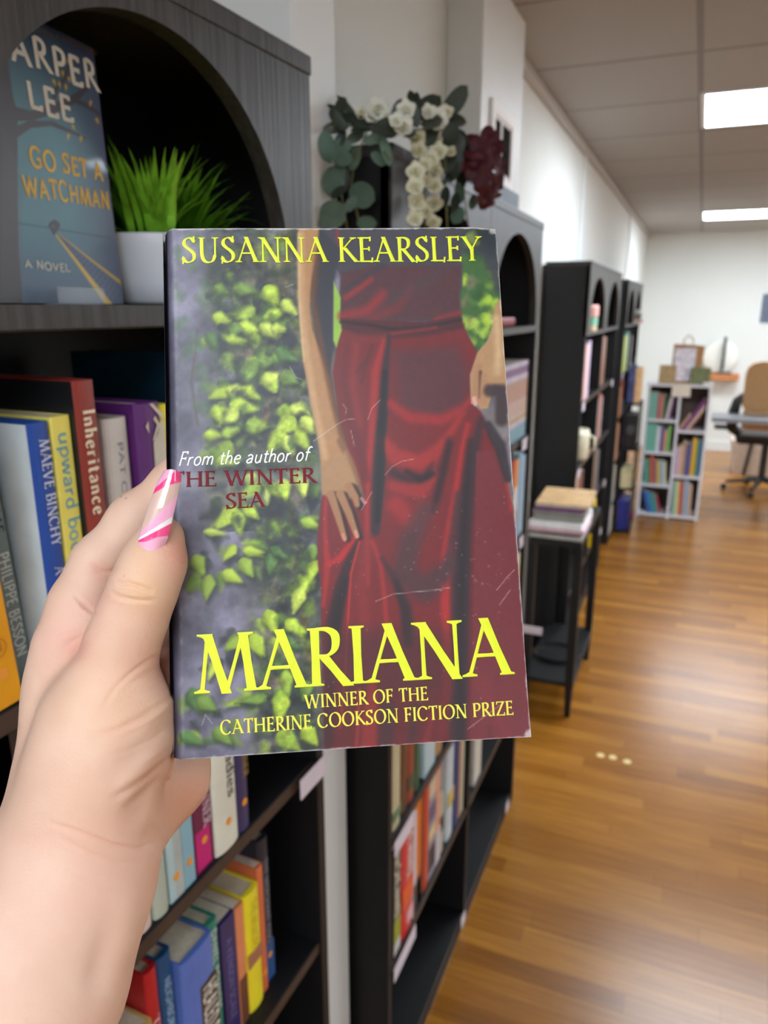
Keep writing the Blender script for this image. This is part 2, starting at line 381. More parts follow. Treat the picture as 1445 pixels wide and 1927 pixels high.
def text_shapes(s, style='serif', thick=.15, thin=.055, shear=0.0, track=0.05, jitter=0.0):
    """list of strips: each a list of (centre, half-width vector); plus the total advance"""
    out = []; X = 0.0; rg = random.Random(len(s) * 7 + 1)
    for ch in s:
        adv, strokes, feet = GL[ch]
        jy = rg.uniform(-jitter, jitter); js = 1 + rg.uniform(-jitter, jitter)
        def T(p): return (X + p[0] + shear * p[1] * js, p[1] * js + jy)
        for kind, P, wf in strokes:
            Q = cat(P, 5) if kind == 'c' else cat(P, 4, True) if kind == 'o' else [P[0], ((P[0][0] + P[1][0]) / 2, (P[0][1] + P[1][1]) / 2), P[1]]
            strip = []
            for i in range(len(Q)):
                a = Q[max(i - 1, 0)]; b = Q[min(i + 1, len(Q) - 1)]
                if kind == 'o' and i in (0, len(Q) - 1): a, b = Q[-2], Q[1]
                dx, dy = b[0] - a[0], b[1] - a[1]; L = math.hypot(dx, dy) or 1
                if style == 'serif':
                    ang = math.atan2(dy, dx); w = thin + (thick - thin) * abs(math.sin(ang - 0.3)) ** 1.4
                    w = max(thin, w * wf)
                    if kind == 'l': w *= (1.1, .94, 1.1)[i]
                else: w = thick * (1 if wf >= .5 and kind != 'l' or wf > .52 else .9)
                if kind == 'c' and style != 'sans' and i in (0, len(Q) - 1): w *= .7
                if kind == 'l' and abs(dy) > .4 * L: strip.append((T(Q[i]), (-w / 2 / (abs(dy) / L) * (1 if dy > 0 else -1), 0.0)))
                else: strip.append((T(Q[i]), (-dy / L * w / 2, dx / L * w / 2)))
            if style == 'sans' and wf < .51 and ch in 'CEFGLSTZ': continue
            out.append(strip)
        if style == 'serif':
            for fx, fy in feet:
                up = 1 if fy < .5 else -1
                x0, y0 = T((fx, fy)); hw = .125 if ch.isupper() else .1
                out.append([((x0 - hw, y0 + up * .012), (0, .016)), ((x0 - .07, y0 + up * .02), (0, .024)), ((x0, y0 + up * .04), (0, .045)), ((x0 + .07, y0 + up * .02), (0, .024)), ((x0 + hw, y0 + up * .012), (0, .016))])
        X += adv + track
    return out, X - track
def text_mb(s, place, lift=0.0, **k):
    """place(u, v, h) -> local point; u along the line in cap heights, v up, h height above the surface in cap heights"""
    mb = MB(); st, W = text_shapes(s, **k)
    for strip in st:
        vs = []; fs = []
        for (c, w) in strip:
            vs += [place(c[0] - w[0], c[1] - w[1], 0), place(c[0], c[1], lift), place(c[0] + w[0], c[1] + w[1], 0)]
        for i in range(len(strip) - 1):
            a = i * 3
            fs += [(a, a + 3, a + 4, a + 1), (a + 1, a + 4, a + 5, a + 2)]
        mb.add(vs, fs)
    return mb, W

# ================================================================== the room
WALL_X, FAR_Y, CEIL_Z, RIGHT_X, NEAR_Y = -0.653, 9.35, 2.40, 3.6, -5.2
def floor_material():
    m = bpy.data.materials.new('oak_strip_floor'); m.use_nodes = True
    nt = m.node_tree; L = nt.links; b = nt.nodes['Principled BSDF']
    tc = nt.nodes.new('ShaderNodeTexCoord')
    def mth(op, a, b=None):
        n = nt.nodes.new('ShaderNodeMath'); n.operation = op
        for k, v in enumerate((a, b)):
            if v is None: continue
            if isinstance(v, (int, float)): n.inputs[k].default_value = v
            else: L.new(v, n.inputs[k])
        return n.outputs[0]
    sx = nt.nodes.new('ShaderNodeSeparateXYZ'); L.new(tc.outputs['Object'], sx.inputs[0])
    rowf = mth('DIVIDE', sx.outputs['Y'], 0.057); rown = mth('FLOOR', rowf)
    w1 = nt.nodes.new('ShaderNodeTexWhiteNoise'); w1.noise_dimensions = '1D'; L.new(rown, w1.inputs['W'])
    colf = mth('ADD', mth('DIVIDE', sx.outputs['X'], 0.75), mth('MULTIPLY', w1.outputs['Value'], 7.0)); coln = mth('FLOOR', colf)
    w2 = nt.nodes.new('ShaderNodeTexWhiteNoise'); w2.noise_dimensions = '2D'
    cb = nt.nodes.new('ShaderNodeCombineXYZ'); L.new(rown, cb.inputs[0]); L.new(coln, cb.inputs[1]); L.new(cb.outputs[0], w2.inputs['Vector'])
    pr = nt.nodes.new('ShaderNodeValToRGB'); e = pr.color_ramp.elements
    e[0].position = 0; e[0].color = lin((136, 86, 24)) + (1,); e[1].position = 1; e[1].color = lin((172, 118, 44)) + (1,)
    for q, c in ((.3, (150, 97, 30)), (.65, (160, 106, 36))):
        k = pr.color_ramp.elements.new(q); k.color = lin(c) + (1,)
    L.new(w2.outputs['Value'], pr.inputs['Fac'])
    fr = mth('FRACT', rowf); seam = mth('MAXIMUM', mth('LESS_THAN', fr, 0.02), mth('LESS_THAN', mth('FRACT', colf), 0.002))
    sm = nt.nodes.new('ShaderNodeMix'); sm.data_type = 'RGBA'; L.new(mth('MULTIPLY', seam, .6), sm.inputs['Factor']); L.new(pr.outputs['Color'], sm.inputs['A']); sm.inputs['B'].default_value = lin((84, 48, 20)) + (1,)
    mp = nt.nodes.new('ShaderNodeMapping'); mp.inputs['Scale'].default_value = (1.6, 26, 1)
    nz = nt.nodes.new('ShaderNodeTexNoise'); nz.inputs['Scale'].default_value = 3.0; nz.inputs['Detail'].default_value = 7
    L.new(tc.outputs['Object'], mp.inputs['Vector']); L.new(mp.outputs[0], nz.inputs['Vector'])
    rp = nt.nodes.new('ShaderNodeValToRGB')
    rp.color_ramp.elements[0].color = (0.76, 0.72, 0.66, 1); rp.color_ramp.elements[1].color = (1.16, 1.15, 1.12, 1)
    rp.color_ramp.elements[0].position = 0.28; rp.color_ramp.elements[1].position = 0.72
    L.new(nz.outputs['Fac'], rp.inputs['Fac'])
    nz2 = nt.nodes.new('ShaderNodeTexNoise'); nz2.inputs['Scale'].default_value = 1.7; nz2.inputs['Detail'].default_value = 3
    L.new(tc.outputs['Object'], nz2.inputs['Vector'])
    rp2 = nt.nodes.new('ShaderNodeValToRGB')
    rp2.color_ramp.elements[0].color = (0.84, 0.82, 0.8, 1); rp2.color_ramp.elements[1].color = (1.14, 1.14, 1.14, 1)
    L.new(nz2.outputs['Fac'], rp2.inputs['Fac'])
    mx = nt.nodes.new('ShaderNodeMix'); mx.data_type = 'RGBA'; mx.blend_type = 'MULTIPLY'; mx.inputs['Factor'].default_value = 1
    mx2 = nt.nodes.new('ShaderNodeMix'); mx2.data_type = 'RGBA'; mx2.blend_type = 'MULTIPLY'; mx2.inputs['Factor'].default_value = 1
    L.new(sm.outputs['Result'], mx.inputs['A']); L.new(rp.outputs['Color'], mx.inputs['B'])
    L.new(mx.outputs['Result'], mx2.inputs['A']); L.new(rp2.outputs['Color'], mx2.inputs['B'])
    L.new(mx2.outputs['Result'], b.inputs['Base Color'])
    b.inputs['Roughness'].default_value = 0.27; b.inputs['Specular IOR Level'].default_value = 0.42
    bp = nt.nodes.new('ShaderNodeBump'); bp.inputs['Strength'].default_value = 0.12; bp.inputs['Distance'].default_value = 0.002
    L.new(nz.outputs['Fac'], bp.inputs['Height']); L.new(bp.outputs[0], b.inputs['Normal'])
    return m
def ceiling_material():
    m = bpy.data.materials.new('ceiling_tile'); m.use_nodes = True
    nt = m.node_tree; L = nt.links; b = nt.nodes['Principled BSDF']; b.inputs['Roughness'].default_value = 0.85
    tc = nt.nodes.new('ShaderNodeTexCoord'); mp = nt.nodes.new('ShaderNodeMapping')
    mp.inputs['Location'].default_value = (0.09, 0.145, 0)
    br = nt.nodes.new('ShaderNodeTexBrick'); br.offset = 0.0
    br.inputs['Color1'].default_value = lin((168, 165, 160)) + (1,); br.inputs['Color2'].default_value = lin((163, 159, 155)) + (1,)
    br.inputs['Mortar'].default_value = lin((134, 130, 126)) + (1,)
    br.inputs['Scale'].default_value = 1; br.inputs['Mortar Size'].default_value = 0.012; br.inputs['Mortar Smooth'].default_value = 0.3
    br.inputs['Brick Width'].default_value = 1.22; br.inputs['Row Height'].default_value = 0.61
    L.new(tc.outputs['Object'], mp.inputs['Vector']); L.new(mp.outputs[0], br.inputs['Vector']); L.new(br.outputs['Color'], b.inputs['Base Color'])
    return m
struct('floor', MB().box(WALL_X - .1, RIGHT_X + .1, NEAR_Y - .1, FAR_Y + .1, -0.1, 0), floor_material())
struct('ceiling', MB().box(WALL_X - .1, RIGHT_X + .1, NEAR_Y - .1, FAR_Y + .1, CEIL_Z, CEIL_Z + .1), ceiling_material())
struct('wall_left', MB().box(WALL_X - .1, WALL_X, NEAR_Y - .1, FAR_Y + .1, 0, CEIL_Z), WALLPAINT)
struct('wall_far', MB().box(WALL_X, RIGHT_X, FAR_Y, FAR_Y + .1, 0, CEIL_Z), WALLPAINT)
struct('wall_right', MB().box(RIGHT_X, RIGHT_X + .1, NEAR_Y - .1, FAR_Y + .1, 0, CEIL_Z), WALLPAINT)
struct('wall_near', MB().box(WALL_X, RIGHT_X, NEAR_Y - .1, NEAR_Y, 0, CEIL_Z), WALLPAINT)
struct('trim_1', MB().box(WALL_X, -0.50, 0.916, 1.036, 0, CEIL_Z, .003), TRIMPAINT)          # narrow post beside the first bookcase
struct('trim_2', MB().box(WALL_X, -0.559, 1.985, 2.437, 0, CEIL_Z, .004), TRIMPAINT)          # wide pier
struct('trim_3', MB().box(WALL_X, WALL_X + .012, 4.32, 4.38, 0, CEIL_Z, .003), TRIMPAINT)     # batten on a wall joint
struct('trim_4', MB().box(WALL_X, WALL_X + .012, 7.05, 7.11, 0, CEIL_Z, .003), TRIMPAINT)
struct('trim_5', MB().box(WALL_X, WALL_X + .03, 2.437, FAR_Y, CEIL_Z - .035, CEIL_Z, .004), mat('grey_trim', (186, 181, 176), .6, .03))
struct('baseboard_far', MB().box(WALL_X, RIGHT_X, FAR_Y - .016, FAR_Y, 0, .12, .003), TRIMPAINT)
struct('baseboard_left', MB().box(WALL_X, WALL_X + .014, 2.45, FAR_Y, 0, .1, .003), TRIMPAINT)

# ceiling lights
def light_mat(power):
    m = bpy.data.materials.new('lit_diffuser'); m.use_nodes = True
    nt = m.node_tree; nt.nodes.remove(nt.nodes['Principled BSDF'])
    e = nt.nodes.new('ShaderNodeEmission'); e.inputs[0].default_value = (0.87, 0.955, 1.055, 1); e.inputs[1].default_value = power
    nt.links.new(e.outputs[0], nt.nodes['Material Output'].inputs[0]); return m
LIT = light_mat(TROFFER_STRENGTH); LIT_DIM = light_mat(TROFFER_STRENGTH * DIMMED)
_tl = {(0.52, 3.72): 'larger lit ceiling panel, nearer of the two',
       (0.52, 7.72): 'lit ceiling panel close to the far wall'}
for k, (x, y) in enumerate(TROFFERS):
    t = empty('ceiling_light', (x, y, CEIL_Z))
    tag(t, _tl.get((x, y), 'added ceiling panel outside the picture, for fill light'), 'ceiling light', 'added ceiling light panels' if (x, y) not in _tl else 'lit panels over the aisle')
    fr = MB()
    for a in ((-.61, -.59, -.305, .305), (.59, .61, -.305, .305), (-.59, .59, -.305, -.285), (-.59, .59, .285, .305)):
        fr.box(a[0], a[1], a[2], a[3], -.008, -.0005)
    fr.build('frame', TRIMPAINT, t)
    MB().box(-.59, .59, -.285, .285, -.006, -.0005).build('diffuser', LIT_DIM if (x, y) in DIM_ONES else LIT, t)

# ================================================================== bookcases
def bookcase(name, label, origin, rz, widths, depth, H, shelves, arch_z, arch_peak, arch_half, cat_='bookcase', group=None):
    """front face at local x=0 looking along +x, running along +y from the origin"""
    r = empty(name, origin, rz); tag(r, label, cat_, group)
    T = .018; Ltot = sum(widths)
    for y0 in (0, Ltot - T):
        MB().box(-depth, -.001, y0, y0 + T, 0, H - T, .0012).build('side_panel', BLACKPANEL, r)
    MB().box(-depth, .004, -.002, Ltot + .002, H - T, H, .0015).build('top_panel', BLACKWOOD, r)
    MB().box(-depth, -depth + .005, T, Ltot - T, .04, H - T).build('back_panel', BLACKPANEL, r)
    MB().box(-depth + .01, -.002, T, Ltot - T, .0, shelves[-1] - T).build('kickboard', BLACKPANEL, r)
    y = 0
    for i, w in enumerate(widths):
        if i: MB().box(-depth + .005, -.004, y - T / 2, y + T / 2, shelves[-1], H - T, .001).build('divider', BLACKPANEL, r)
        ya, yb = y + (T if i == 0 else T / 2), y + w - (T if i == len(widths) - 1 else T / 2)
        for z in shelves:
            s = MB().box(-depth + .005, -.006, ya, yb, z - T, z, .0008).build('shelf', BLACKPANEL if z != arch_z else BLACKWOOD, r)
            if z != arch_z: MB().box(-.006, -.005, ya, yb, z - T + .001, z - .001).build('edge_band', EDGEBROWN, s)
        # arched front board
        c = y + w / 2; zb = arch_z; zs = zb + .012; zt = H - T; th0, th1 = -.016, .002
        a = MB()
        e0, e1 = y + (.0 if i == 0 else .0008), y + w - (.0 if i == len(widths) - 1 else .0008)
        a.box(th0, th1, e0, c - arch_half, zb - .016, zt); a.box(th0, th1, c + arch_half, e1, zb - .016, zt)
        N = 40; prev = None
        for k in range(N + 1):
            ang = math.pi * k / N
            yy = c - arch_half * math.cos(ang); zz = zs + (arch_peak - zs) * math.sin(ang) ** .9
            if prev is not None:
                (y0, z0) = prev
                a.add([(th1, y0, z0), (th1, yy, zz), (th1, yy, zt), (th1, y0, zt), (th0, y0, z0), (th0, yy, zz), (th0, yy, zt), (th0, y0, zt)],
                      [(0, 1, 2, 3), (7, 6, 5, 4), (0, 4, 5, 1), (3, 2, 6, 7)])
            prev = (yy, zz)
        a.box(th0, th1, c - arch_half, c + arch_half, zb - .016, zb)
        a.build('arch_panel', BLACKWOOD, r)
        y += w
    return r
AW = .47; A_ANG = math.radians(2.42); A_LEN = 2 * AW
A_D = Vector((math.sin(A_ANG), math.cos(A_ANG), 0)); A_N = Vector((math.cos(A_ANG), -math.sin(A_ANG), 0))
A_C = Vector((-.405, .772, 0)); A_O = A_C - A_D * A_LEN
A_S = [1.602, 1.323, 1.028, .734, .44, .1]
case_a = bookcase('arched_bookcase', 'black woodgrain arched bookcase with a potted grass plant, beside the white post', A_O, -A_ANG, [AW, AW], .2, 1.851, A_S, 1.602, 1.814, .187)
B_O = Vector((-.426, 1.056, 0)); B_S = [1.553, 1.245, .95, .65, .36, .032]
case_b = bookcase('arched_bookcase', 'black double arched bookcase crowned by the flower garland', B_O, 0, [.555, .56], .215, 1.823, B_S, 1.553, 1.772, .235)
C_O = Vector((-.45, 3.36, 0)); C_S = [1.497, 1.19, .885, .58, .275, .05]
case_c = bookcase('arched_bookcase', 'black double arched bookcase with broad dark side, behind the magazine table', C_O, 0, [.67, .67], .19, 1.79, C_S, 1.497, 1.733, .27)
D_O = Vector((-.45, 5.18, 0)); D_S = [1.49, 1.18, .88, .58, .275, .05]
case_d = bookcase('arched_bookcase', 'black double arched bookcase close to the white bookcase, grey boat in its arch', D_O, 0, [.61, .61], .19, 1.775, D_S, 1.49, 1.72, .245)
def shelf_tag(case, y, z, L=.07, hh=.022, out=.004, tilt=0):
    MB().box(out - .0015, out, y, y + L, z - hh, z + .002).build('shelf_label', LABELPAPER, case)
for y, z in ((A_LEN - .066, 1.028), (A_LEN - .07, 1.602 - .3)): shelf_tag(case_a, y, z, .062, .026)
for y, z, L in ((.02, .65, .1), (.02, .36, .12), (.97, 1.245, .06), (1.0, .95, .05), (1.06, .65, .04), (.5, .05, .035), (1.0, .05, .035)): shelf_tag(case_b, y, z, L, .03)
for y, z in ((.02, 1.19), (1.2, 1.19), (.02, .885), (1.22, .58), (1.22, .275)): shelf_tag(case_c, y, z, .07, .035)
for y, z in ((.02, 1.18), (1.1, .88)): shelf_tag(case_d, y, z, .08, .035)

# ================================================================== books
def book_mesh(name, M, t, h, d, rgb, hard=True, pages=True, rough=.38):
    c = .0024 if hard else .0006; b = min(t * .22, .005); g = .003 if hard else .0006
    m = cmat(rgb, rough, .06)
    out = [(-d, 0), (-b - .001, 0)]
    arc = [(-b + b * math.sin(math.pi * k / 8), t / 2 - t / 2 * math.cos(math.pi * k / 8)) for k in range(9)]
    if not hard: arc = [(-.001, 0), (0, .0012), (0, t - .0012), (-.001, t)]
    outer = [(-d, 0)] + arc + [(-d, t)]
    inner = [(-d, t - c), (-b - c, t - c), (-b - c, c), (-d, c)]
    o = MB().prism(outer + inner, 0, h).build(name, m, M=M)
    if pages:
        MB().box(-d + g, -b - c, c, t - c, g, h - g).build('page_block', PAGES, o)
    return o
def spine_text(o, s, t, z_top, z_bot, rgb, size=.62, yc=.5, **k):
    """lettering that reads down the spine from z_top to z_bot"""
    st, W = text_shapes(s, **k)
    H = t * size; sc = (z_top - z_bot) / W; y0 = t * yc - H / 2
    mb, W = text_mb(s, lambda u, v, h: (.0004, y0 + v * H, z_top - u * sc), **k)
    return mb.build('title_lettering', cmat(rgb, .5), o)
def dot_on(o, t, z, r=.0045, yc=.5):
    mb = MB(); n = 18
    mb.add([(.0006, t * yc + r * math.cos(2 * math.pi * k / n), z + r * math.sin(2 * math.pi * k / n)) for k in range(n)], [tuple(range(n))])
    mb.build('price_sticker', STICKER, o)
def band_on(o, t, z0, z1, rgb, y0=.06, y1=.94):
    MB().box(-.001, .0003, t * y0, t * y1, z0, z1).build('spine_band', cmat(rgb, .45), o)
BOOKS = []
def book_row(case_o, dirv, outv, z, items, phrase, group):
    """items along a shelf: dicts n colour words, c rgb, s start, t thickness, h height and options"""
    pos = 0.0; made = []
    for k, it in enumerate(items):
        s = it.get('s', pos); t, h = it['t'], it['h']; d = it.get('d', .14)
        lean = math.radians(it.get('lean', 0)); off = it.get('off', .01)
        o3 = Vector(case_o) + dirv * s - outv * off + Vector((0, 0, z + .0006 + (math.sin(lean) * t if lean > 0 else 0)))
        Mt = frame(o3, outv, dirv, Vector((0, 0, 1))) @ Matrix.Rotation(-lean, 4, 'X')
        o = book_mesh('book', Mt, t, h, d, it['c'], it.get('hard', True), it.get('pages', True))
        for bnd in it.get('bands', []): band_on(o, t, *bnd)
        for tx in it.get('text', []): spine_text(o, tx[0], t, tx[1], tx[2], tx[3], **(tx[4] if len(tx) > 4 else {}))
        if 'dot' in it: dot_on(o, t, it['dot'])
        made.append((o, it)); pos = s + t + .0008
    for k, (o, it) in enumerate(made):
        a = made[k - 1][1]['n'] if k else None; b = made[k + 1][1]['n'] if k + 1 < len(made) else None
        if 'label' in it: lab = it['label']
        elif a and b: lab = '%s book between %s and %s ones, %s' % (it['n'], a, b, phrase)
        elif b: lab = '%s book at row end beside %s one, %s' % (it['n'], b, phrase)
        elif a: lab = '%s book at row end beside %s one, %s' % (it['n'], a, phrase)
        else: lab = '%s book standing alone, %s' % (it['n'], phrase)
        tag(o, lab, 'book', group); BOOKS.append((lab, it))
    return [m[0] for m in made]
AR = lambda s: A_LEN + s
# row behind the thumb
r1 = book_row(A_O, A_D, A_N, 1.323, [
    dict(n='golden orange', c=(232, 160, 22), s=AR(-.447), t=.0262, h=.205, off=.008, hard=False, dot=.026, lean=-3, label='golden orange book with round emblem and orange dot beside the cream edged one'),
    dict(n='cream', c=(214, 206, 188), s=AR(-.418), t=.012, h=.2, off=.03, lean=-3, hard=False, label='cream edged thin book squeezed between the golden orange and grey green ones'),
    dict(n='grey green', c=(112, 126, 124), s=AR(-.405), t=.014, h=.21, off=.032, lean=-3, hard=False, text=[('LIE WITH ME', .2, .118, (38, 42, 46), dict(style='sans', thick=.13)), ('PHILIPPE BESSON', .104, .02, (206, 212, 208), dict(style='sans', thick=.13))], label='slim grey green paperback leaning against the royal blue book'),
    dict(n='royal blue', c=(28, 74, 160), s=AR(-.389), t=.0178, h=.198, off=.005, text=[('MAEVE BINCHY', .186, .106, (214, 218, 232), dict(yc=.6, size=.5)), ('A WEEK', .09, .055, (206, 206, 222), dict(yc=.6, size=.5))], bands=[(.01, .07, (28, 38, 78))], label='royal blue spined book with pale blue cover beside the yellow one'),
    dict(n='yellow', c=(240, 226, 104), s=AR(-.3702), t=.0182, h=.2, off=.006, hard=False, text=[('upward bound', .188, .075, (130, 178, 176), dict(style='sans', thick=.14, yc=.62, size=.62))], label='yellow paperback with pale blue lettering beside the tall dark red one'),
    dict(n='dark red', c=(142, 50, 40), s=AR(-.3512), t=.02, h=.2245, off=-.002, text=[('Inheritance', .203, .122, (238, 222, 190), dict(track=.16, thick=.2, thin=.08, size=.6))], label='tall dark red and black book with cream lettering'),
    dict(n='pale grey', c=(212, 208, 200), s=AR(-.3155), t=.0255, h=.191, off=.008, text=[('PAT CUNNINGHAM', .172, .03, (142, 146, 156), dict(size=.22, style='sans', thick=.15))], label='pale grey and white book before the purple patterned one'),
    dict(n='purple patterned', c=(92, 38, 112), s=AR(-.288), t=.029, h=.2, off=.0, label='purple and cream patterned book beside the bright yellow sliver'),
    dict(n='bright yellow', c=(236, 224, 40), s=AR(-.2575), t=.014, h=.196, off=.005, label='bright yellow book half hidden by the held novel'),
    dict(n='petrol blue', c=(10, 46, 64), s=AR(-.212), t=.026, h=.236, off=.0, d=.15, label='tall petrol blue book at the back of the row behind the thumb'),
], 'row behind the thumb', 'books on the row behind the thumb')
# front boards that show where a book stands proud
def board(o, rgb, t, h, d, z0=0.0):
    MB().box(-d, -.004, -.0004, .0, z0, h).build('front_board', cmat(rgb, .35), o)
board(r1[3], (206, 222, 228), .018, .197, .13); board(r1[5], (26, 27, 30), .02, .224, .135); board(r1[6], (226, 232, 232), .02, .19, .13)
# emblem on the golden orange spine
em = MB()
for k in range(24):
    a0, a1 = 2 * math.pi * k / 24, 2 * math.pi * (k + 1) / 24
    em.add([(.0006, .0131 + R_ * math.cos(a), .046 + R_ * math.sin(a)) for R_, a in ((.0075, a0), (.0075, a1), (.0066, a1), (.0066, a0))], [(0, 1, 2, 3)])
em.box(.0004, .0006, .0095, .0165, .043, .05)
em.build('spine_emblem', cmat((196, 132, 20), .5), r1[0])
# purple pattern on the patterned book
pp = MB(); X = .0007
for P in ([(.007, .0), (.029, .0), (.029, .174), (.0262, .179), (.0205, .163), (.0145, .154), (.0135, .1), (.007, .09)], [(.013, .1995), (.017, .1995), (.029, .184), (.029, .1775)],
          [(.0135, .156), (.0165, .157), (.0240, .1735), (.0190, .1845), (.0165, .181), (.0205, .174)], [(.0068, .174), (.0105, .180), (.0105, .165)]):
    pp.add([(X, a, .2 - (.2 - b) * .72) for a, b in P], [tuple(range(len(P)))])
pp.build('spine_pattern', cmat((206, 200, 182), .4), r1[7])
spine_text(r1[7], 'the GIRL', .029, .155, .104, (120, 110, 104), size=.22, yc=.75)
# row behind the wrist
book_row(A_O, A_D, A_N, 1.028, [
    dict(n='blush', c=(222, 196, 186), s=AR(-.336), t=.021, h=.19, hard=True, dot=.03),
    dict(n='sage grey', c=(176, 186, 170), s=AR(-.3135), t=.0205, h=.2, off=.008),
    dict(n='pale aqua', c=(178, 204, 208), s=AR(-.2908), t=.021, h=.2, hard=False, dot=.026, bands=[(.0, .19, (176, 186, 182), .45, .98)]),
    dict(n='light blue', c=(138, 182, 198), s=AR(-.269), t=.0178, h=.205, hard=False, dot=.028),
    dict(n='magenta', c=(104, 18, 66), s=AR(-.2503), t=.03, h=.21, hard=False, dot=.036, bands=[(.004, .05, (198, 22, 116), .05, .8)], text=[('ROSE MANNER', .16, .05, (226, 196, 206), dict(yc=.72, size=.4))]),
    dict(n='white', c=(222, 222, 206), s=AR(-.2192), t=.0405, h=.225, off=.006, dot=.034, text=[('Virgin Ladies', .2, .062, (70, 64, 58), dict(yc=.72, size=.36))]),
    dict(n='navy', c=(58, 54, 98), s=AR(-.1778), t=.0225, h=.215, off=.008, dot=.036, text=[('SUMMER MANNER', .18, .066, (176, 142, 70), dict(yc=.72, size=.4))]),
], 'row by the wrist', 'books on the row by the wrist')
# lowest visible row beside the forearm
r3 = book_row(A_O, A_D, A_N, .734, [
    dict(n='tan and pink', c=(206, 166, 96), s=AR(-.342), t=.026, h=.17, off=.022, bands=[(.02, .12, (214, 44, 120), .2, .9), (.12, .14, (60, 44, 40), .2, .9)]),
    dict(n='red', c=(186, 30, 36), s=AR(-.3145), t=.0175, h=.219, off=.03, text=[('THE', .16, .12, (230, 190, 190), dict(size=.5))]),
    dict(n='deep blue', c=(24, 76, 122), s=AR(-.2955), t=.0205, h=.2195, off=.03, text=[('NEIGHBORTIES', .19, .1, (160, 196, 224), dict(size=.45, style='sans', thick=.14))]),
    dict(n='periwinkle', c=(88, 116, 192), s=AR(-.2745), t=.053, h=.197, off=.018, hard=True, bands=[(.02, .145, (74, 54, 26), .45, .99)], text=[('HEALED BEGINN', .14, .02, (226, 222, 214), dict(yc=.74, size=.42, style='sans', thick=.16))]),
    dict(n='teal', c=(46, 132, 112), s=AR(-.2205), t=.0198, h=.196, off=.028, text=[('DANIEL ROMNERS', .185, .07, (214, 228, 220), dict(size=.45, style='sans', thick=.15))]),
    dict(n='dark violet', c=(52, 44, 96), s=AR(-.1992), t=.028, h=.178, off=.028, hard=False, text=[('A KENSON SCALE', .15, .03, (120, 116, 176), dict(size=.35, style='sans', thick=.13))]),
    dict(n='peach', c=(222, 138, 92), s=AR(-.1705), t=.0165, h=.176, off=.028, hard=False, bands=[(.0, .07, (108, 64, 44))]),
    dict(n='yellow', c=(242, 224, 48), s=AR(-.1532), t=.032, h=.178, off=.026, bands=[(.07, .09, (168, 110, 84))], text=[('THE MEMOIRS', .165, .09, (206, 186, 40), dict(size=.4, style='sans', thick=.13))]),
    dict(n='orange', c=(214, 110, 66), s=AR(-.1205), t=.0125, h=.195, off=.03, hard=False, dot=.03),
    dict(n='blue black', c=(38, 40, 54), s=AR(-.1072), t=.022, h=.221, off=.034, text=[('THE MERCHANT KING', .19, .06, (150, 152, 164), dict(size=.4, style='sans', thick=.13))], dot=.04, bands=[(.0, .06, (44, 84, 140))]),
], 'lowest row by the forearm', 'books on the lowest row by the forearm')

# double bookcase, rows below and beside the held novel
Y = Vector((0, 1, 0)); XO = Vector((1, 0, 0))
bs = lambda y: y - B_O.y
book_row(B_O, Y, XO, .65, [
    dict(n='cream', c=(196, 186, 150), s=bs(1.1), t=.044, h=.2, off=.01, bands=[(.02, .04, (90, 130, 96))]),
    dict(n='umber', c=(96, 62, 42), s=bs(1.15), t=.035, h=.21, off=.012),
    dict(n='brick red', c=(142, 60, 44), s=bs(1.186), t=.04, h=.2, off=.012, bands=[(.03, .06, (60, 80, 60))]),
    dict(n='bottle green', c=(36, 84, 58), s=bs(1.2275), t=.03, h=.18, off=.012),
    dict(n='ice blue', c=(176, 200, 206), s=bs(1.281), t=.07, h=.2, off=.012, hard=False),
    dict(n='tan', c=(170, 128, 84), s=bs(1.36), t=.05, h=.19, off=.012),
], 'row just under the novel', 'books on the row just under the novel')
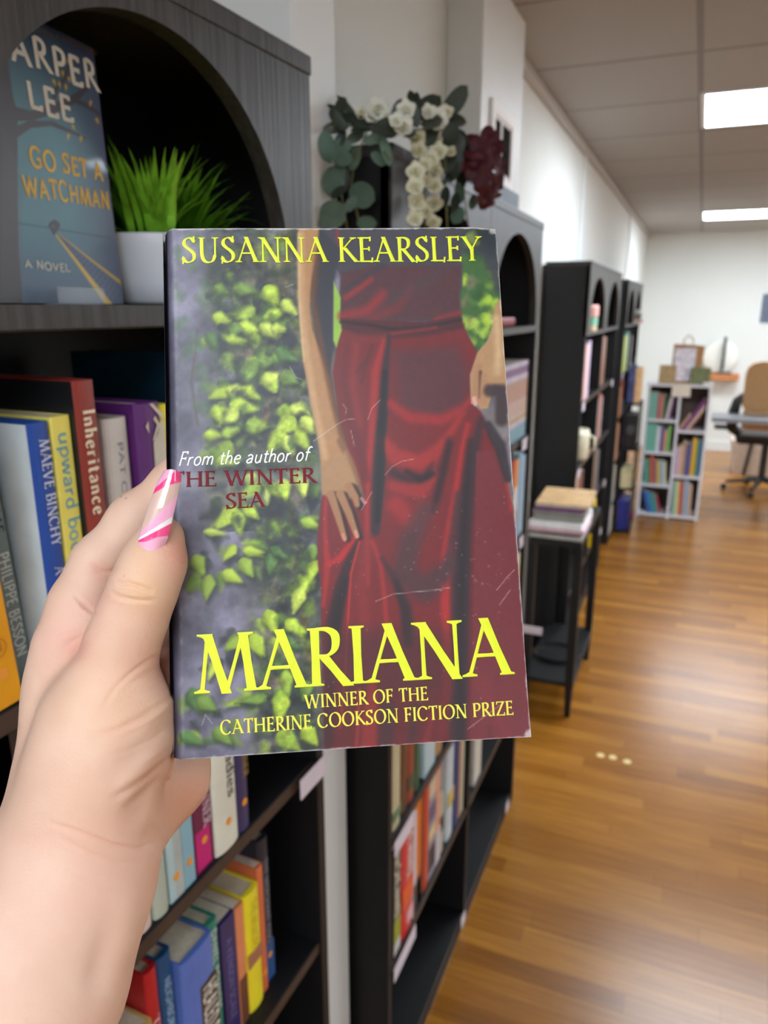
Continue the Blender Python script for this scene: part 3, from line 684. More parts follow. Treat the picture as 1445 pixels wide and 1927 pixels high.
book_row(B_O, Y, XO, .36, [
    dict(n='black lettered', c=(40, 38, 36), s=bs(1.1), t=.039, h=.245, off=.008, hard=False, text=[('SAM CANE MANNER', .24, .085, (220, 214, 190), dict(size=.7, style='sans', thick=.2))], bands=[(.03, .08, (150, 160, 20)), (.0, .028, (200, 196, 190))]),
    dict(n='scarlet', c=(206, 36, 34), s=bs(1.1402), t=.066, h=.262, off=.006, bands=[(.07, .12, (226, 92, 28)), (.02, .05, (222, 170, 176), .45, .98)], text=[('THE WINNER', .25, .13, (238, 214, 206), dict(size=.5, style='sans', thick=.18, yc=.66))]),
    dict(n='pink white', c=(212, 196, 202), s=bs(1.207), t=.016, h=.258, off=.006, hard=False, bands=[(.0, .08, (30, 30, 40))]),
    dict(n='orange', c=(218, 112, 18), s=bs(1.2238), t=.05, h=.257, off=.012, bands=[(.0, .07, (60, 50, 46)), (.0, .06, (206, 180, 150), .45, .9)]),
    dict(n='brown', c=(150, 92, 48), s=bs(1.275), t=.012, h=.25, off=.014),
    dict(n='vermilion', c=(196, 62, 34), s=bs(1.288), t=.027, h=.268, off=.012, hard=False),
    dict(n='collage', c=(150, 140, 150), s=bs(1.316), t=.05, h=.255, off=.012, hard=False, bands=[(.02, .08, (44, 36, 46)), (.1, .13, (214, 190, 140)), (.15, .19, (90, 90, 120)), (.21, .25, (206, 186, 150))]),
    dict(n='salmon', c=(214, 152, 126), s=bs(1.367), t=.038, h=.25, off=.012, bands=[(.0, .09, (196, 190, 196))]),
    dict(n='stone', c=(186, 176, 150), s=bs(1.4065), t=.03, h=.16, off=.014, bands=[(.06, .1, (70, 60, 50))]),
    dict(n='sky and white', c=(190, 202, 208), s=bs(1.456), t=.05, h=.25, off=.012, bands=[(.09, .13, (196, 170, 92))]),
    dict(n='navy', c=(28, 52, 104), s=bs(1.5075), t=.042, h=.255, off=.01),
    dict(n='tan', c=(190, 150, 120), s=bs(1.551), t=.023, h=.24, off=.012, hard=False),
    dict(n='mint', c=(186, 200, 176), s=bs(1.575), t=.02, h=.255, off=.012),
], 'low row under the novel', 'books on the low row under the novel')
book_row(B_O, Y, XO, .36, [
    dict(n='white', c=(202, 200, 190), s=bs(1.69), t=.07, h=.245, off=.012, hard=False, label='slim white book standing alone on the low row of the double bookcase'),
], 'low row', 'books on the low row under the novel')
ser = []
for k in range(10):
    tint = [(206, 196, 214), (190, 186, 214), (212, 200, 206)][k % 3]
    ser.append(dict(n=['first', 'second', 'third', 'fourth', 'fifth', 'sixth', 'seventh', 'eighth', 'ninth', 'tenth'][k], c=tint, s=bs(1.74 + k * .04), t=.039, h=.213, off=.014, hard=False,
                    bands=[(.11, .165, (190, 146, 122)), (.07, .108, (206, 176, 158)), (.055, .066, (196, 160, 70)), (.0, .04, (122, 168, 182)), (.18, .2, (120 + 12 * (k % 2), 82, 130))],
                    label='pastel banded series volume, %s from the garland, double bookcase' % ['first', 'second', 'third', 'fourth', 'fifth', 'sixth', 'seventh', 'eighth', 'ninth', 'tenth'][k]))
book_row(B_O, Y, XO, 1.245, ser, 'row under the arch', 'pastel banded series in the double bookcase')
book_row(B_O, Y, XO, .95, [
    dict(n='rose', c=(206, 120, 140), s=bs(1.78), t=.06, h=.2, hard=False),
    dict(n='turquoise', c=(92, 168, 190), s=bs(1.842), t=.055, h=.25, hard=False, bands=[(.0, .12, (206, 200, 200))]),
    dict(n='coral', c=(222, 102, 62), s=bs(1.9), t=.05, h=.235, hard=False, bands=[(.1, .16, (170, 40, 40))]),
    dict(n='crimson', c=(176, 44, 64), s=bs(1.951), t=.055, h=.245, bands=[(.0, .1, (214, 190, 206))]),
    dict(n='orange white', c=(222, 140, 70), s=bs(2.007), t=.05, h=.24, hard=False, bands=[(.09, .16, (226, 216, 206))]),
    dict(n='sky blue', c=(124, 176, 206), s=bs(2.058), t=.05, h=.25, hard=False),
    dict(n='pale blue', c=(176, 196, 212), s=bs(2.11), t=.04, h=.235, hard=False),
], 'colourful row of the double bookcase', 'books on the colourful row of the double bookcase')
book_row(B_O, Y, XO, .65, [
    dict(n='cream', c=(206, 200, 168), s=bs(1.99), t=.06, h=.23, hard=False, label='cream book beside the yellow banded one at the novel edge'),
    dict(n='yellow', c=(224, 214, 180), s=bs(2.06), t=.08, h=.235, hard=False, bands=[(.14, .19, (236, 190, 30))], label='yellow banded book at the novel edge, low in the double bookcase'),
], 'row', 'books at the novel edge')
fb = book_mesh('book', frame((-.45, 1.99, 1.554), XO, Vector((0, 0, 1)), Vector((0, -1, 0))), .022, .16, .13, (168, 26, 34))
tag(fb, 'red book lying flat under the second arch of the double bookcase', 'book')

# third bookcase
cs = lambda y: y - C_O.y
book_row(C_O, Y, XO, 1.19, [
    dict(n='tan', c=(190, 150, 108), s=cs(3.40), t=.08, h=.25, off=.01),
    dict(n='pink', c=(224, 186, 190), s=cs(3.482), t=.12, h=.25, off=.01, hard=False),
    dict(n='lavender', c=(176, 170, 200), s=cs(3.604), t=.07, h=.262, off=.012),
], 'third bookcase, row under the first arch', 'books in the third bookcase')
book_row(C_O, Y, XO, 1.19, [
    dict(n='gold topped', c=(188, 150, 92), s=cs(4.1), t=.06, h=.272, off=.02),
    dict(n='rosewood', c=(148, 96, 84), s=cs(4.162), t=.12, h=.262, off=.02),
    dict(n='sepia', c=(126, 92, 72), s=cs(4.284), t=.1, h=.255, off=.02),
], 'third bookcase, row under the second arch', 'books in the third bookcase')
book_row(C_O, Y, XO, .885, [
    dict(n='charcoal', c=(84, 82, 86), s=cs(3.41), t=.05, h=.24, off=.02),
    dict(n='olive grey', c=(150, 146, 128), s=cs(3.461), t=.05, h=.25, off=.02, bands=[(.2, .24, (196, 190, 160))]),
], 'third bookcase, middle row', 'books in the third bookcase')
book_row(C_O, Y, XO, .885, [
    dict(n='buttery', c=(206, 190, 132), s=cs(4.1), t=.08, h=.262, off=.02),
    dict(n='grey green', c=(142, 150, 140), s=cs(4.182), t=.07, h=.235, off=.02),
    dict(n='rust', c=(176, 84, 76), s=cs(4.254), t=.1, h=.25, off=.02),
    dict(n='ash', c=(160, 156, 150), s=cs(4.356), t=.06, h=.23, off=.02),
], 'third bookcase, middle row by its end', 'books in the third bookcase')
book_row(C_O, Y, XO, .58, [
    dict(n='dusty pink', c=(206, 164, 156), s=cs(3.40), t=.09, h=.25, off=.008, hard=False),
    dict(n='striped tan', c=(190, 168, 120), s=cs(3.492), t=.06, h=.255, off=.012, bands=[(.17, .18, (110, 90, 60)), (.2, .21, (110, 90, 60)), (.23, .24, (110, 90, 60))]),
    dict(n='chestnut', c=(126, 76, 58), s=cs(3.553), t=.12, h=.25, off=.015),
    dict(n='mahogany', c=(104, 62, 52), s=cs(3.675), t=.09, h=.24, off=.015),
], 'third bookcase, row above the magazines', 'books in the third bookcase')
book_row(C_O, Y, XO, .58, [
    dict(n='khaki', c=(146, 124, 92), s=cs(4.08), t=.12, h=.24, off=.015),
    dict(n='walnut', c=(110, 84, 74), s=cs(4.202), t=.11, h=.25, off=.015),
    dict(n='slate', c=(104, 104, 106), s=cs(4.314), t=.1, h=.23, off=.015),
], 'third bookcase, lower row by its end', 'books in the third bookcase')
book_row(C_O, Y, XO, .275, [
    dict(n='bright yellow', c=(240, 202, 24), s=cs(4.2), t=.1, h=.27, off=.0, label='bright yellow book low in the third bookcase behind the magazine table'),
    dict(n='grey', c=(120, 116, 120), s=cs(4.302), t=.1, h=.23, off=.01, label='grey book beside the bright yellow one, low in the third bookcase'),
], 'low', 'books in the third bookcase')
# fourth bookcase
ds = lambda y: y - D_O.y
book_row(D_O, Y, XO, 1.49, [
    dict(n='white pink', c=(226, 208, 208), s=ds(5.44), t=.05, h=.19, off=.02, lean=-12, label='white and pink book leaning under the first arch near the white bookcase'),
], '', 'books in the fourth bookcase')
book_row(D_O, Y, XO, 1.18, [
    dict(n='lime', c=(190, 204, 92), s=ds(5.25), t=.16, h=.235, off=.0),
    dict(n='pale green', c=(170, 206, 150), s=ds(5.412), t=.14, h=.24, off=.0),
    dict(n='teal', c=(70, 140, 136), s=ds(5.554), t=.14, h=.26, off=.01),
    dict(n='lilac grey', c=(160, 150, 160), s=ds(5.9), t=.1, h=.22, off=.01),
], 'fourth bookcase, row under the arch', 'books in the fourth bookcase')
book_row(D_O, Y, XO, .88, [
    dict(n='amber', c=(176, 128, 76), s=ds(5.22), t=.12, h=.2, off=.0),
    dict(n='maroon', c=(140, 62, 54), s=ds(5.342), t=.12, h=.24, off=.0),
    dict(n='sea blue', c=(60, 122, 140), s=ds(5.464), t=.08, h=.1, off=.0),
], 'fourth bookcase, second row', 'books in the fourth bookcase')
book_row(D_O, Y, XO, .58, [
    dict(n='ochre', c=(190, 150, 96), s=ds(5.22), t=.07, h=.27, off=.0),
    dict(n='faded red', c=(172, 116, 108), s=ds(5.292), t=.13, h=.24, off=.0),
], 'fourth bookcase, third row', 'books in the fourth bookcase')
book_row(D_O, Y, XO, .275, [
    dict(n='grey green', c=(122, 146, 132), s=ds(5.22), t=.08, h=.26, off=.0),
    dict(n='blush grey', c=(186, 172, 166), s=ds(5.302), t=.12, h=.25, off=.0),
], 'fourth bookcase, low row', 'books in the fourth bookcase')
book_row(D_O, Y, XO, .05, [
    dict(n='silver', c=(176, 176, 180), s=ds(5.22), t=.1, h=.2, off=.0),
    dict(n='sand', c=(196, 184, 150), s=ds(5.322), t=.1, h=.18, off=.0),
], 'fourth bookcase, bottom', 'books in the fourth bookcase')

# ================================================================== the held novel
NS = .19 / .185
NW, NH, NT = .1205 * NS, .19, .02
def camv(x, y, z): return RGT * x + UPV * y + FWD * z
N_O = EYE + camv(-.0694, -.0821, .2464) * NS
_u = camv(.12, .0046, .0105).normalized(); _v = camv(-.0111, .1836, .0203); _v = (_v - _u * _v.dot(_u)).normalized()
_n = _u.cross(_v)                                             # towards the reader
N_M = frame(N_O, _u, _v, _n)
novel = empty('paperback_novel', M=N_M)
tag(novel, 'worn paperback novel held in a hand, red dress and ivy on the cover', 'book')
def npl(px, py):
    p = on_plane(px, py, N_O, _n) - N_O
    return p.dot(_u), p.dot(_v)
def cover_xyz(u, v):
    x = -.0012 + u * (NW + .0012); y = v * NH
    z = -np.where(x < .003, (.003 - x) ** 2 / .003 * .8, 0)
    z = z + .0008 * np.exp(-(((x - NW) / .006) ** 2 + ((y - 0) / .006) ** 2)) - .0016 * np.exp(-(((x - NW) / .006) ** 2 + ((y - NH) / .006) ** 2))
    z = z + .00025 * np.sin(x * 60 + y * 35)
    return x, y, z
me, co = grid_mesh('front_cover', 330, 500, cover_xyz)
px, py = seen_np(co, N_M)
P = Paint(px, py)
# stone wall behind the ivy
n1 = fbm(px, py, 90, 3); n2 = fbm(px, py, 30, 9)
stone = np.stack([122 + 96 * (n1 - .5) + 46 * (n2 - .5), 119 + 92 * (n1 - .5) + 46 * (n2 - .5), 134 + 104 * (n1 - .5) + 46 * (n2 - .5)], 1)
P.c[:] = stone
warm = np.clip((px - 430) / 160, 0, 1) * np.clip(fbm(px, py, 120, 31) * 2 - .7, 0, 1)
P.mix(warm * .8, (128, 116, 104))
dark = np.clip(fbm(px, py, 70, 17) * 2.6 - 1.45, 0, 1) * np.clip((px - 330) / 90, 0, 1)
P.mix(dark * .85, (58, 60, 66))
for pts, w, col in [([(545, 430), (536, 520), (512, 700), (500, 790), (515, 870), (548, 960), (556, 1040), (570, 1120), (575, 1200)], 5, (150, 108, 62)),
                    ([(480, 560), (488, 640), (505, 730)], 4, (128, 96, 62)), ([(560, 1090), (574, 1180), (582, 1260)], 6, (156, 122, 60)),
                    ([(372, 620), (360, 720), (372, 800)], 2.5, (96, 92, 84))]:
    P.stroke(pts, w, col, 3, .8)
greens = [(148, 172, 70), (172, 194, 72), (118, 146, 70), (186, 202, 92), (90, 124, 70), (162, 182, 80)]
rg = random.Random(11)
ivy = np.clip((px - 372) / 60, 0, 1) * np.clip((612 - px) / 30, 0, 1) * np.where(py > 1000, np.clip((px - 455) / 60, 0, 1), 1)
for sd, sc_, col, th in [(51, 50, (62, 76, 58), 1.15), (57, 36, (92, 118, 60), 1.55), (69, 34, (52, 54, 58), 1.35), (63, 24, (150, 178, 64), 2.1), (71, 44, (126, 112, 100), 1.7)]:
    P.mix(np.clip(fbm(px, py, sc_, sd, 4) * 3.6 - th, 0, 1) * ivy * .7, col)
for k in range(110):                                          # soft out-of-focus foliage
    t = rg.random(); yy = 435 + t * 980
    lo, hi = (400, 560) if yy < 720 else (380, 600) if yy < 960 else (480, 600)
    P.leaf(rg.uniform(lo, hi), yy, rg.uniform(10, 22), rg.uniform(6, 10), rg.uniform(0, 6.3), rg.choice([(86, 116, 60), (62, 82, 60), (58, 62, 62), (138, 166, 66), (52, 56, 60)]), 6, .6)
for k in range(26):
    P.leaf(rg.uniform(335, 430), rg.uniform(440, 800), rg.uniform(10, 20), rg.uniform(6, 10), rg.uniform(0, 6.3), (92, 120, 84), 7, .5)
for cx, cy, rx, ry in [(495, 565, 20, 34), (520, 655, 18, 26), (430, 640, 20, 12), (500, 740, 26, 16), (560, 700, 18, 24), (470, 820, 44, 14), (545, 640, 14, 30), (520, 955, 34, 22), (475, 960, 20, 16), (590, 930, 14, 34), (450, 1240, 26, 20)]:
    P.leaf(cx, cy, rx, ry, 0, (52, 56, 66), 9, .8)
L_ = [(512, 556, 24, 18, .9, 1), (418, 545, 16, 10, .4, 2), (462, 590, 22, 12, 2.6, 0), (418, 600, 20, 12, .3, 1), (460, 545, 22, 11, .2, 2), (520, 590, 26, 12, 5.9, 1), (545, 578, 20, 12, .8, 3),
      (470, 618, 24, 14, .2, 1), (508, 622, 24, 13, .5, 3), (440, 622, 18, 12, 2, 2), (525, 618, 16, 10, .1, 3), (400, 640, 18, 12, 1, 4), (445, 640, 24, 8, .1, 1), (500, 675, 28, 17, 2.2, 2), (540, 668, 22, 12, .5, 4),
      (470, 700, 28, 14, 2.1, 2), (510, 720, 20, 18, 1.1, 3), (545, 712, 20, 14, .5, 2), (415, 738, 24, 12, 2.7, 1), (450, 738, 26, 13, .3, 3), (472, 740, 22, 12, .6, 1), (460, 765, 26, 14, .2, 1), (430, 785, 26, 14, 2.3, 3), (410, 780, 18, 12, 1.2, 1),
      (485, 800, 24, 16, .1, 0), (540, 775, 22, 12, .2, 0), (565, 772, 20, 12, .4, 3), (538, 800, 24, 18, 2.4, 1), (580, 800, 20, 14, .9, 3), (402, 818, 20, 10, .1, 1), (435, 812, 20, 11, 5.9, 0), (520, 830, 26, 18, 2.2, 1), (545, 838, 22, 14, 1.1, 3), (570, 828, 24, 14, .9, 1), (422, 852, 24, 18, 2.0, 0), (425, 868, 18, 10, .3, 1),
      (480, 905, 22, 12, .4, 1), (500, 930, 20, 12, 1.4, 3), (470, 925, 26, 14, 2.5, 0), (520, 922, 18, 12, .6, 1), (425, 975, 34, 16, 2.3, 1), (405, 1002, 22, 8, .1, 3), (450, 985, 26, 12, 1.5, 0), (475, 965, 18, 11, .8, 1), (535, 920, 24, 14, 1.3, 1), (570, 915, 22, 14, 1.3, 3), (585, 985, 20, 12, .3, 0),
      (432, 1040, 20, 10, 2.3, 1), (478, 1038, 24, 10, .1, 1), (375, 1062, 22, 15, 1.1, 0), (362, 1095, 20, 11, 2.2, 2), (391, 1105, 26, 14, 1.7, 0), (438, 1085, 24, 14, .5, 1), (465, 1068, 22, 14, 1.0, 0), (510, 1060, 22, 12, 1.8, 4), (525, 1040, 18, 10, .6, 4), (590, 1040, 16, 10, 1.5, 2),
      (575, 1105, 28, 14, 2.2, 1), (560, 1130, 26, 13, 1.9, 3), (588, 1075, 22, 12, 2, 1), (512, 1170, 26, 17, 1.2, 1), (556, 1180, 24, 15, .5, 1), (485, 1215, 26, 15, 1.0, 1), (440, 1210, 22, 13, 2.6, 0), (400, 1260, 20, 8, 2, 3), (545, 1210, 22, 12, .4, 4),
      (370, 1320, 26, 18, 1.2, 4), (390, 1325, 22, 16, .6, 2), (450, 1320, 34, 9, 2.8, 0), (478, 1315, 28, 10, 2.9, 2), (528, 1330, 32, 17, 1.6, 1), (540, 1285, 26, 12, 1.4, 0), (420, 1385, 24, 14, .8, 2), (545, 1395, 28, 17, .7, 0), (585, 1385, 24, 18, .9, 1), (575, 1300, 20, 12, 1.7, 2), (360, 1390, 24, 12, .4, 4)]
for cx, cy, ln, wd, an, ci in L_:
    bl = 3.6 if cy > 900 else 5.2; an = an + (math.pi if math.sin(an) < 0 else 0) if cy > 900 else an
    for q in range(3):
        P.leaf(cx + rg.uniform(-30, 30), cy + rg.uniform(-22, 22), ln * rg.uniform(.5, .8), wd * rg.uniform(.5, .8), an + rg.uniform(-1, 1), rg.choice([(120, 150, 62), (84, 112, 60), (160, 190, 62), (50, 58, 56), (56, 62, 60)]), 5, .65)
    P.leaf(cx + 4, cy + 7, ln * 1.05, wd, an, (46, 54, 50), 7, .6)
    gc = greens[ci % 6]; P.leaf(cx - 2, cy + 2, ln * .95, wd * .8, an + rg.uniform(-.35, .35), tuple(v * .82 for v in gc), bl, .85); P.leaf(cx, cy, ln * rg.uniform(.85, 1.1), wd * rg.uniform(.75, 1.0), an, gc, bl, .9)
    P.leaf(cx - wd * .25 * math.sin(an), cy + wd * .25 * math.cos(an) - 2, ln * .7, wd * .4, an, tuple(min(255, v + 22) for v in gc), 6, .5)
# far foliage between the bodice and the other arm
P.poly([(866, 425), (960, 425), (960, 720), (890, 660), (868, 600), (862, 555), (870, 530)], (74, 108, 60), 3)
for k in range(40):
    P.leaf(rg.uniform(868, 935), rg.uniform(480, 660), rg.uniform(9, 18), rg.uniform(6, 12), rg.uniform(0, 6.3), rg.choice([(168, 196, 70), (186, 208, 84), (96, 132, 62), (60, 96, 56), (128, 120, 96)]), 6, .7)
P.poly([(862, 425), (940, 425), (945, 560), (930, 545), (915, 500), (905, 480), (870, 475)], (66, 70, 80), 8, .9)
P.leaf(888, 452, 16, 14, .5, (128, 142, 84), 8, .9)
mott = 1 + ivy * (.5 * (fbm(px, py, 16, 91, 3) - .5) + .12 * (fbm(px, py, 6, 95, 2) - .5))
P.c *= mott[:, None]
# bodice, skirt
slate = (70, 68, 76); red = (122, 44, 46); deep = (60, 34, 40); hi = (166, 54, 52)
P.poly([(600, 425), (868, 425), (870, 540), (864, 556), (867, 604), (640, 606), (638, 560), (642, 520), (628, 500), (600, 520)], (78, 74, 82), 3)
P.poly([(642, 515), (700, 500), (868, 500), (864, 556), (867, 600), (641, 606)], (92, 58, 62), 6)
P.poly([(641, 606), (740, 622), (867, 600), (880, 630), (899, 664), (884, 720), (888, 758), (905, 775), (918, 805), (935, 850), (965, 960), (1000, 1400), (612, 1425), (608, 1300), (604, 1180), (605, 1120), (598, 1060), (597, 1010), (606, 930), (640, 850), (634, 760), (626, 700), (633, 655)], red, 2.5)
P.poly([(562, 428), (604, 428), (640, 470), (629, 530), (628, 650), (622, 700), (634, 800), (664, 900), (690, 930), (676, 960), (650, 900), (625, 830), (608, 720), (585, 560)], (64, 64, 72), 5)
P.poly([(628, 530), (641, 560), (640, 600), (646, 612), (633, 655), (627, 640)], (152, 186, 84), 2.5)
# broad folds
def S(pts, w, col, b=6, a=.85): P.stroke(pts, w, col, b, a)
S([(650, 560), (680, 540), (698, 525)], 5, (158, 54, 54), 5, .8); S([(645, 595), (690, 585), (720, 555)], 9, (150, 50, 50), 8, .8)
S([(700, 600), (745, 580), (775, 540)], 8, (128, 52, 54), 8, .7); S([(820, 600), (850, 592), (866, 588)], 4, (150, 52, 52), 4, .7)
S([(650, 545), (670, 530), (720, 500)], 5, (70, 62, 70), 5, .7); S([(740, 560), (800, 530), (840, 500)], 12, (84, 66, 72), 10, .6)
P.poly([(641, 598), (700, 602), (800, 606), (868, 594), (870, 618), (800, 630), (736, 634), (690, 628), (643, 618)], (92, 44, 48), 3, 1); S([(642, 606), (700, 612), (735, 620), (800, 616), (866, 602)], 3, (52, 36, 42), 4, .9)
S([(650, 615), (690, 628), (733, 632), (800, 628), (868, 612)], 6, (86, 44, 48), 5, .8); S([(735, 628), (780, 622), (820, 616)], 3, (146, 54, 54), 4, .7)
S([(655, 640), (690, 636), (730, 634)], 7, (132, 54, 54), 6, .6)
S([(732, 632), (726, 690), (722, 760), (716, 820), (712, 900), (706, 1000)], [3, 6, 8, 10, 12, 8], (54, 52, 58), 6, .9)
S([(722, 640), (706, 700), (700, 800), (694, 880), (690, 960), (692, 1100)], [3, 7, 6, 5, 4, 3], hi, 6, .9)
S([(700, 650), (690, 680), (670, 700)], 3, (90, 44, 48), 5, .7); S([(690, 680), (680, 720)], 3, (92, 46, 50), 5, .6)
P.poly([(740, 660), (860, 650), (884, 700), (880, 770), (820, 790), (750, 770)], (92, 60, 66), 18, .8)
S([(735, 760), (770, 785), (830, 790), (870, 770), (886, 750)], [7, 10, 10, 8, 4], (164, 50, 50), 9, .8)
S([(722, 830), (745, 860), (790, 870), (826, 845), (850, 810), (870, 780)], [10, 14, 14, 10, 6, 3], (164, 54, 52), 9, .9)
S([(740, 890), (770, 905), (800, 900), (818, 880)], 8, (64, 44, 50), 8, .9)
S([(740, 915), (790, 925), (815, 905), (820, 870), (824, 840)], [10, 14, 6, 3, 2], (160, 54, 52), 8, .8)
S([(745, 950), (780, 985), (800, 960)], 16, (168, 50, 50), 14, .7)
S([(845, 830), (830, 900), (815, 960)], 7, (76, 44, 50), 8, .8)
S([(880, 800), (868, 850), (858, 920), (846, 990), (838, 1050), (838, 1130), (842, 1220)], [4, 4, 5, 6, 8, 9, 8], (176, 52, 52), 6, .85)
S([(905, 790), (892, 850), (880, 930), (872, 1010), (868, 1100), (866, 1250), (862, 1390)], [6, 10, 14, 16, 18, 17, 16], (66, 52, 58), 9, .9)
S([(862, 930), (850, 1010), (836, 1090)], 6, (70, 58, 62), 7, .7)
P.poly([(896, 850), (940, 845), (970, 1000), (1002, 1400), (884, 1400), (890, 1200)], (120, 56, 62), 3, .95)
S([(930, 840), (952, 905), (962, 960)], 3, hi, 4, .8); S([(918, 800), (940, 840), (955, 900)], [8, 12, 8], (60, 52, 58), 5, .9)
S([(800, 960), (770, 1020), (760, 1080), (800, 1110), (850, 1060)], [16, 20, 24, 24, 14], (78, 62, 66), 16, .75)
S([(700, 1020), (716, 1060), (724, 1130), (728, 1190)], 4, (168, 54, 54), 5, .8); S([(718, 1050), (740, 1085), (764, 1140), (770, 1200)], [3, 6, 10, 12], (70, 50, 56), 7, .8)
S([(612, 940), (612, 1010), (616, 1060), (612, 1110), (608, 1140)], [3, 4, 6, 4, 3], (166, 48, 48), 4, .9)
S([(666, 1016), (640, 1050), (618, 1062)], [4, 7, 3], (184, 44, 44), 5, .9)
S([(672, 1020), (655, 1060), (640, 1110), (628, 1170)], [3, 8, 12, 14], (62, 42, 48), 6, .9)
S([(676, 1020), (660, 1080), (655, 1160), (650, 1260), (640, 1370)], [2, 2, 2, 2, 2], (190, 60, 56), 2.5, .85)
S([(690, 1010), (680, 1100), (690, 1200), (700, 1300)], [8, 12, 10, 10], (140, 54, 56), 10, .7)
S([(616, 1180), (620, 1290), (616, 1400)], [6, 10, 12], (74, 46, 52), 9, .8)
P.poly([(640, 1180), (840, 1180), (850, 1300), (640, 1310)], (100, 50, 54), 20, .6)
S([(840, 1220), (842, 1290), (830, 1380)], 8, (150, 48, 50), 8, .7)
S([(676, 1300), (674, 1360), (670, 1410)], 3, (196, 62, 58), 4, .9); S([(700, 1290), (696, 1350), (694, 1410)], [8, 14, 16], (180, 58, 56), 8, .9); S([(655, 1330), (650, 1400)], 4, (120, 50, 50), 6, .8)
S([(730, 1330), (725, 1410)], 14, (80, 56, 60), 8, .8); S([(815, 1340), (800, 1400)], 6, (166, 56, 56), 7, .7); S([(780, 1330), (775, 1400)], 8, (84, 58, 62), 8, .7)
S([(905, 1280), (960, 1400)], 10, (132, 58, 62), 12, .6); S([(920, 1370), (926, 1400)], 5, (104, 46, 52), 6, .7)
S([(724, 700), (718, 800), (714, 900), (710, 980)], [4, 7, 8, 5], (34, 32, 36), 5, .75)
S([(884, 830), (876, 950), (868, 1100), (866, 1300), (864, 1400)], [4, 7, 9, 8, 8], (44, 38, 42), 8, .7)
S([(650, 1090), (636, 1150), (628, 1220)], [5, 9, 10], (40, 34, 38), 7, .7); S([(745, 1095), (762, 1150), (768, 1210)], [4, 8, 8], (46, 38, 42), 7, .6)
S([(766, 888), (792, 902), (814, 892)], 5, (40, 32, 36), 6, .7); S([(846, 836), (834, 890), (822, 940)], 5, (52, 36, 40), 7, .6)
S([(654, 640), (646, 720), (664, 800), (690, 900)], [4, 6, 8, 8], (104, 40, 44), 8, .6); S([(670, 650), (664, 720), (676, 800)], 6, (150, 60, 60), 8, .5)
P.poly([(610, 1190), (700, 1190), (860, 1200), (880, 1400), (612, 1420)], (70, 44, 48), 26, .35)
# arms
skin = (176, 136, 96)
P.poly([(561, 428), (600, 428), (598, 470), (588, 520), (582, 580), (588, 620), (606, 670), (622, 720), (630, 770), (645, 815), (655, 850), (668, 880), (676, 905), (660, 925), (640, 935), (606, 928), (605, 890), (600, 840), (587, 770), (572, 690), (563, 600), (562, 500)], skin, 3)
S([(566, 440), (566, 560), (576, 660), (592, 760), (612, 860)], 6, (198, 162, 122), 6, .8)
S([(596, 480), (588, 560), (606, 660), (626, 760), (650, 850)], 4, (136, 92, 60), 6, .75)
S([(600, 470), (592, 540), (594, 610), (612, 680), (630, 760), (650, 840)], 5, (96, 64, 46), 7, .65); S([(562, 440), (563, 560), (572, 680)], 2, (216, 186, 146), 3, .6)
S([(640, 830), (660, 870), (672, 900), (684, 942)], [6, 7, 5, 3], (140, 100, 72), 4, .9)
P.poly([(604, 880), (650, 850), (668, 900), (672, 930), (650, 945), (607, 932)], (172, 136, 100), 5, .9)
for pts, w in [([(622, 930), (634, 965), (648, 1012)], [8, 7, 5]), ([(640, 930), (656, 965), (671, 1008)], [8, 7, 5]), ([(656, 915), (668, 935), (672, 950)], [8, 7, 5])]:
    S([(x + 7, y + 3) for x, y in pts], w, (52, 40, 40), 4, .9); S(pts, w, (164, 124, 90), 2.6, 1)
S([(645, 1006), (649, 1016)], 3, (208, 140, 124), 2, .9); S([(669, 1000), (672, 1010)], 3, (212, 148, 132), 2, .9); S([(680, 938), (686, 946)], 3, (196, 140, 150), 2, .8)
P.poly([(932, 573), (960, 540), (960, 740), (944, 728), (930, 724), (918, 768), (905, 770), (897, 760), (886, 760), (884, 705), (898, 663), (916, 642), (926, 615)], (178, 142, 106), 2.5)
S([(934, 600), (938, 660), (936, 700)], 6, (206, 178, 140), 8, .8); S([(900, 690), (894, 740)], 6, (168, 128, 98), 5, .8); S([(904, 700), (903, 748)], 3, (96, 66, 54), 3, .8)
S([(912, 710), (908, 756)], 7, (174, 134, 102), 4, .9); S([(922, 735), (944, 735), (944, 790)], 12, (70, 56, 58), 6, .9); S([(892, 750), (894, 760)], 4, (214, 168, 160), 2, .9)
S([(634, 432), (636, 450), (638, 462)], 3, (170, 56, 62), 4, .6)
P.stroke([(340, 905), (590, 896)], 9, (150, 148, 142), 12, .5); P.stroke([(430, 942), (495, 940)], 9, (150, 150, 138), 12, .5)
# cloudy print grain, scuffs and cracks
P.c *= (1 + .07 * (fbm(px, py, 9, 41, 3) - .5))[:, None]
crk = (206, 196, 190)
for pts in [[(590, 830), (632, 800), (650, 790), (668, 788)], [(724, 894), (738, 878), (756, 868), (778, 864)], [(692, 790), (700, 768), (716, 752)], [(645, 760), (652, 770), (650, 780)], [(660, 810), (667, 840)], [(706, 1132), (740, 1118), (820, 1110), (846, 1106)], [(935, 1110), (955, 1085), (968, 1072)], [(940, 1138), (960, 1110)], [(680, 960), (700, 925)], [(880, 1372), (950, 1320)], [(538, 540), (552, 535)], [(545, 690), (556, 710), (568, 714)], [(380, 1365), (386, 1345), (400, 1362)]]:
    P.stroke(pts, .5, crk, 1.3, .75)
for k in range(90):
    x0 = rg.uniform(760, 960); y0 = rg.uniform(930, 1120) if k < 60 else rg.uniform(1080, 1380)
    P.leaf(x0, y0, rg.uniform(1, 3.5), rg.uniform(.8, 2), 0, (176, 160, 156), 1.5, rg.uniform(.15, .55))
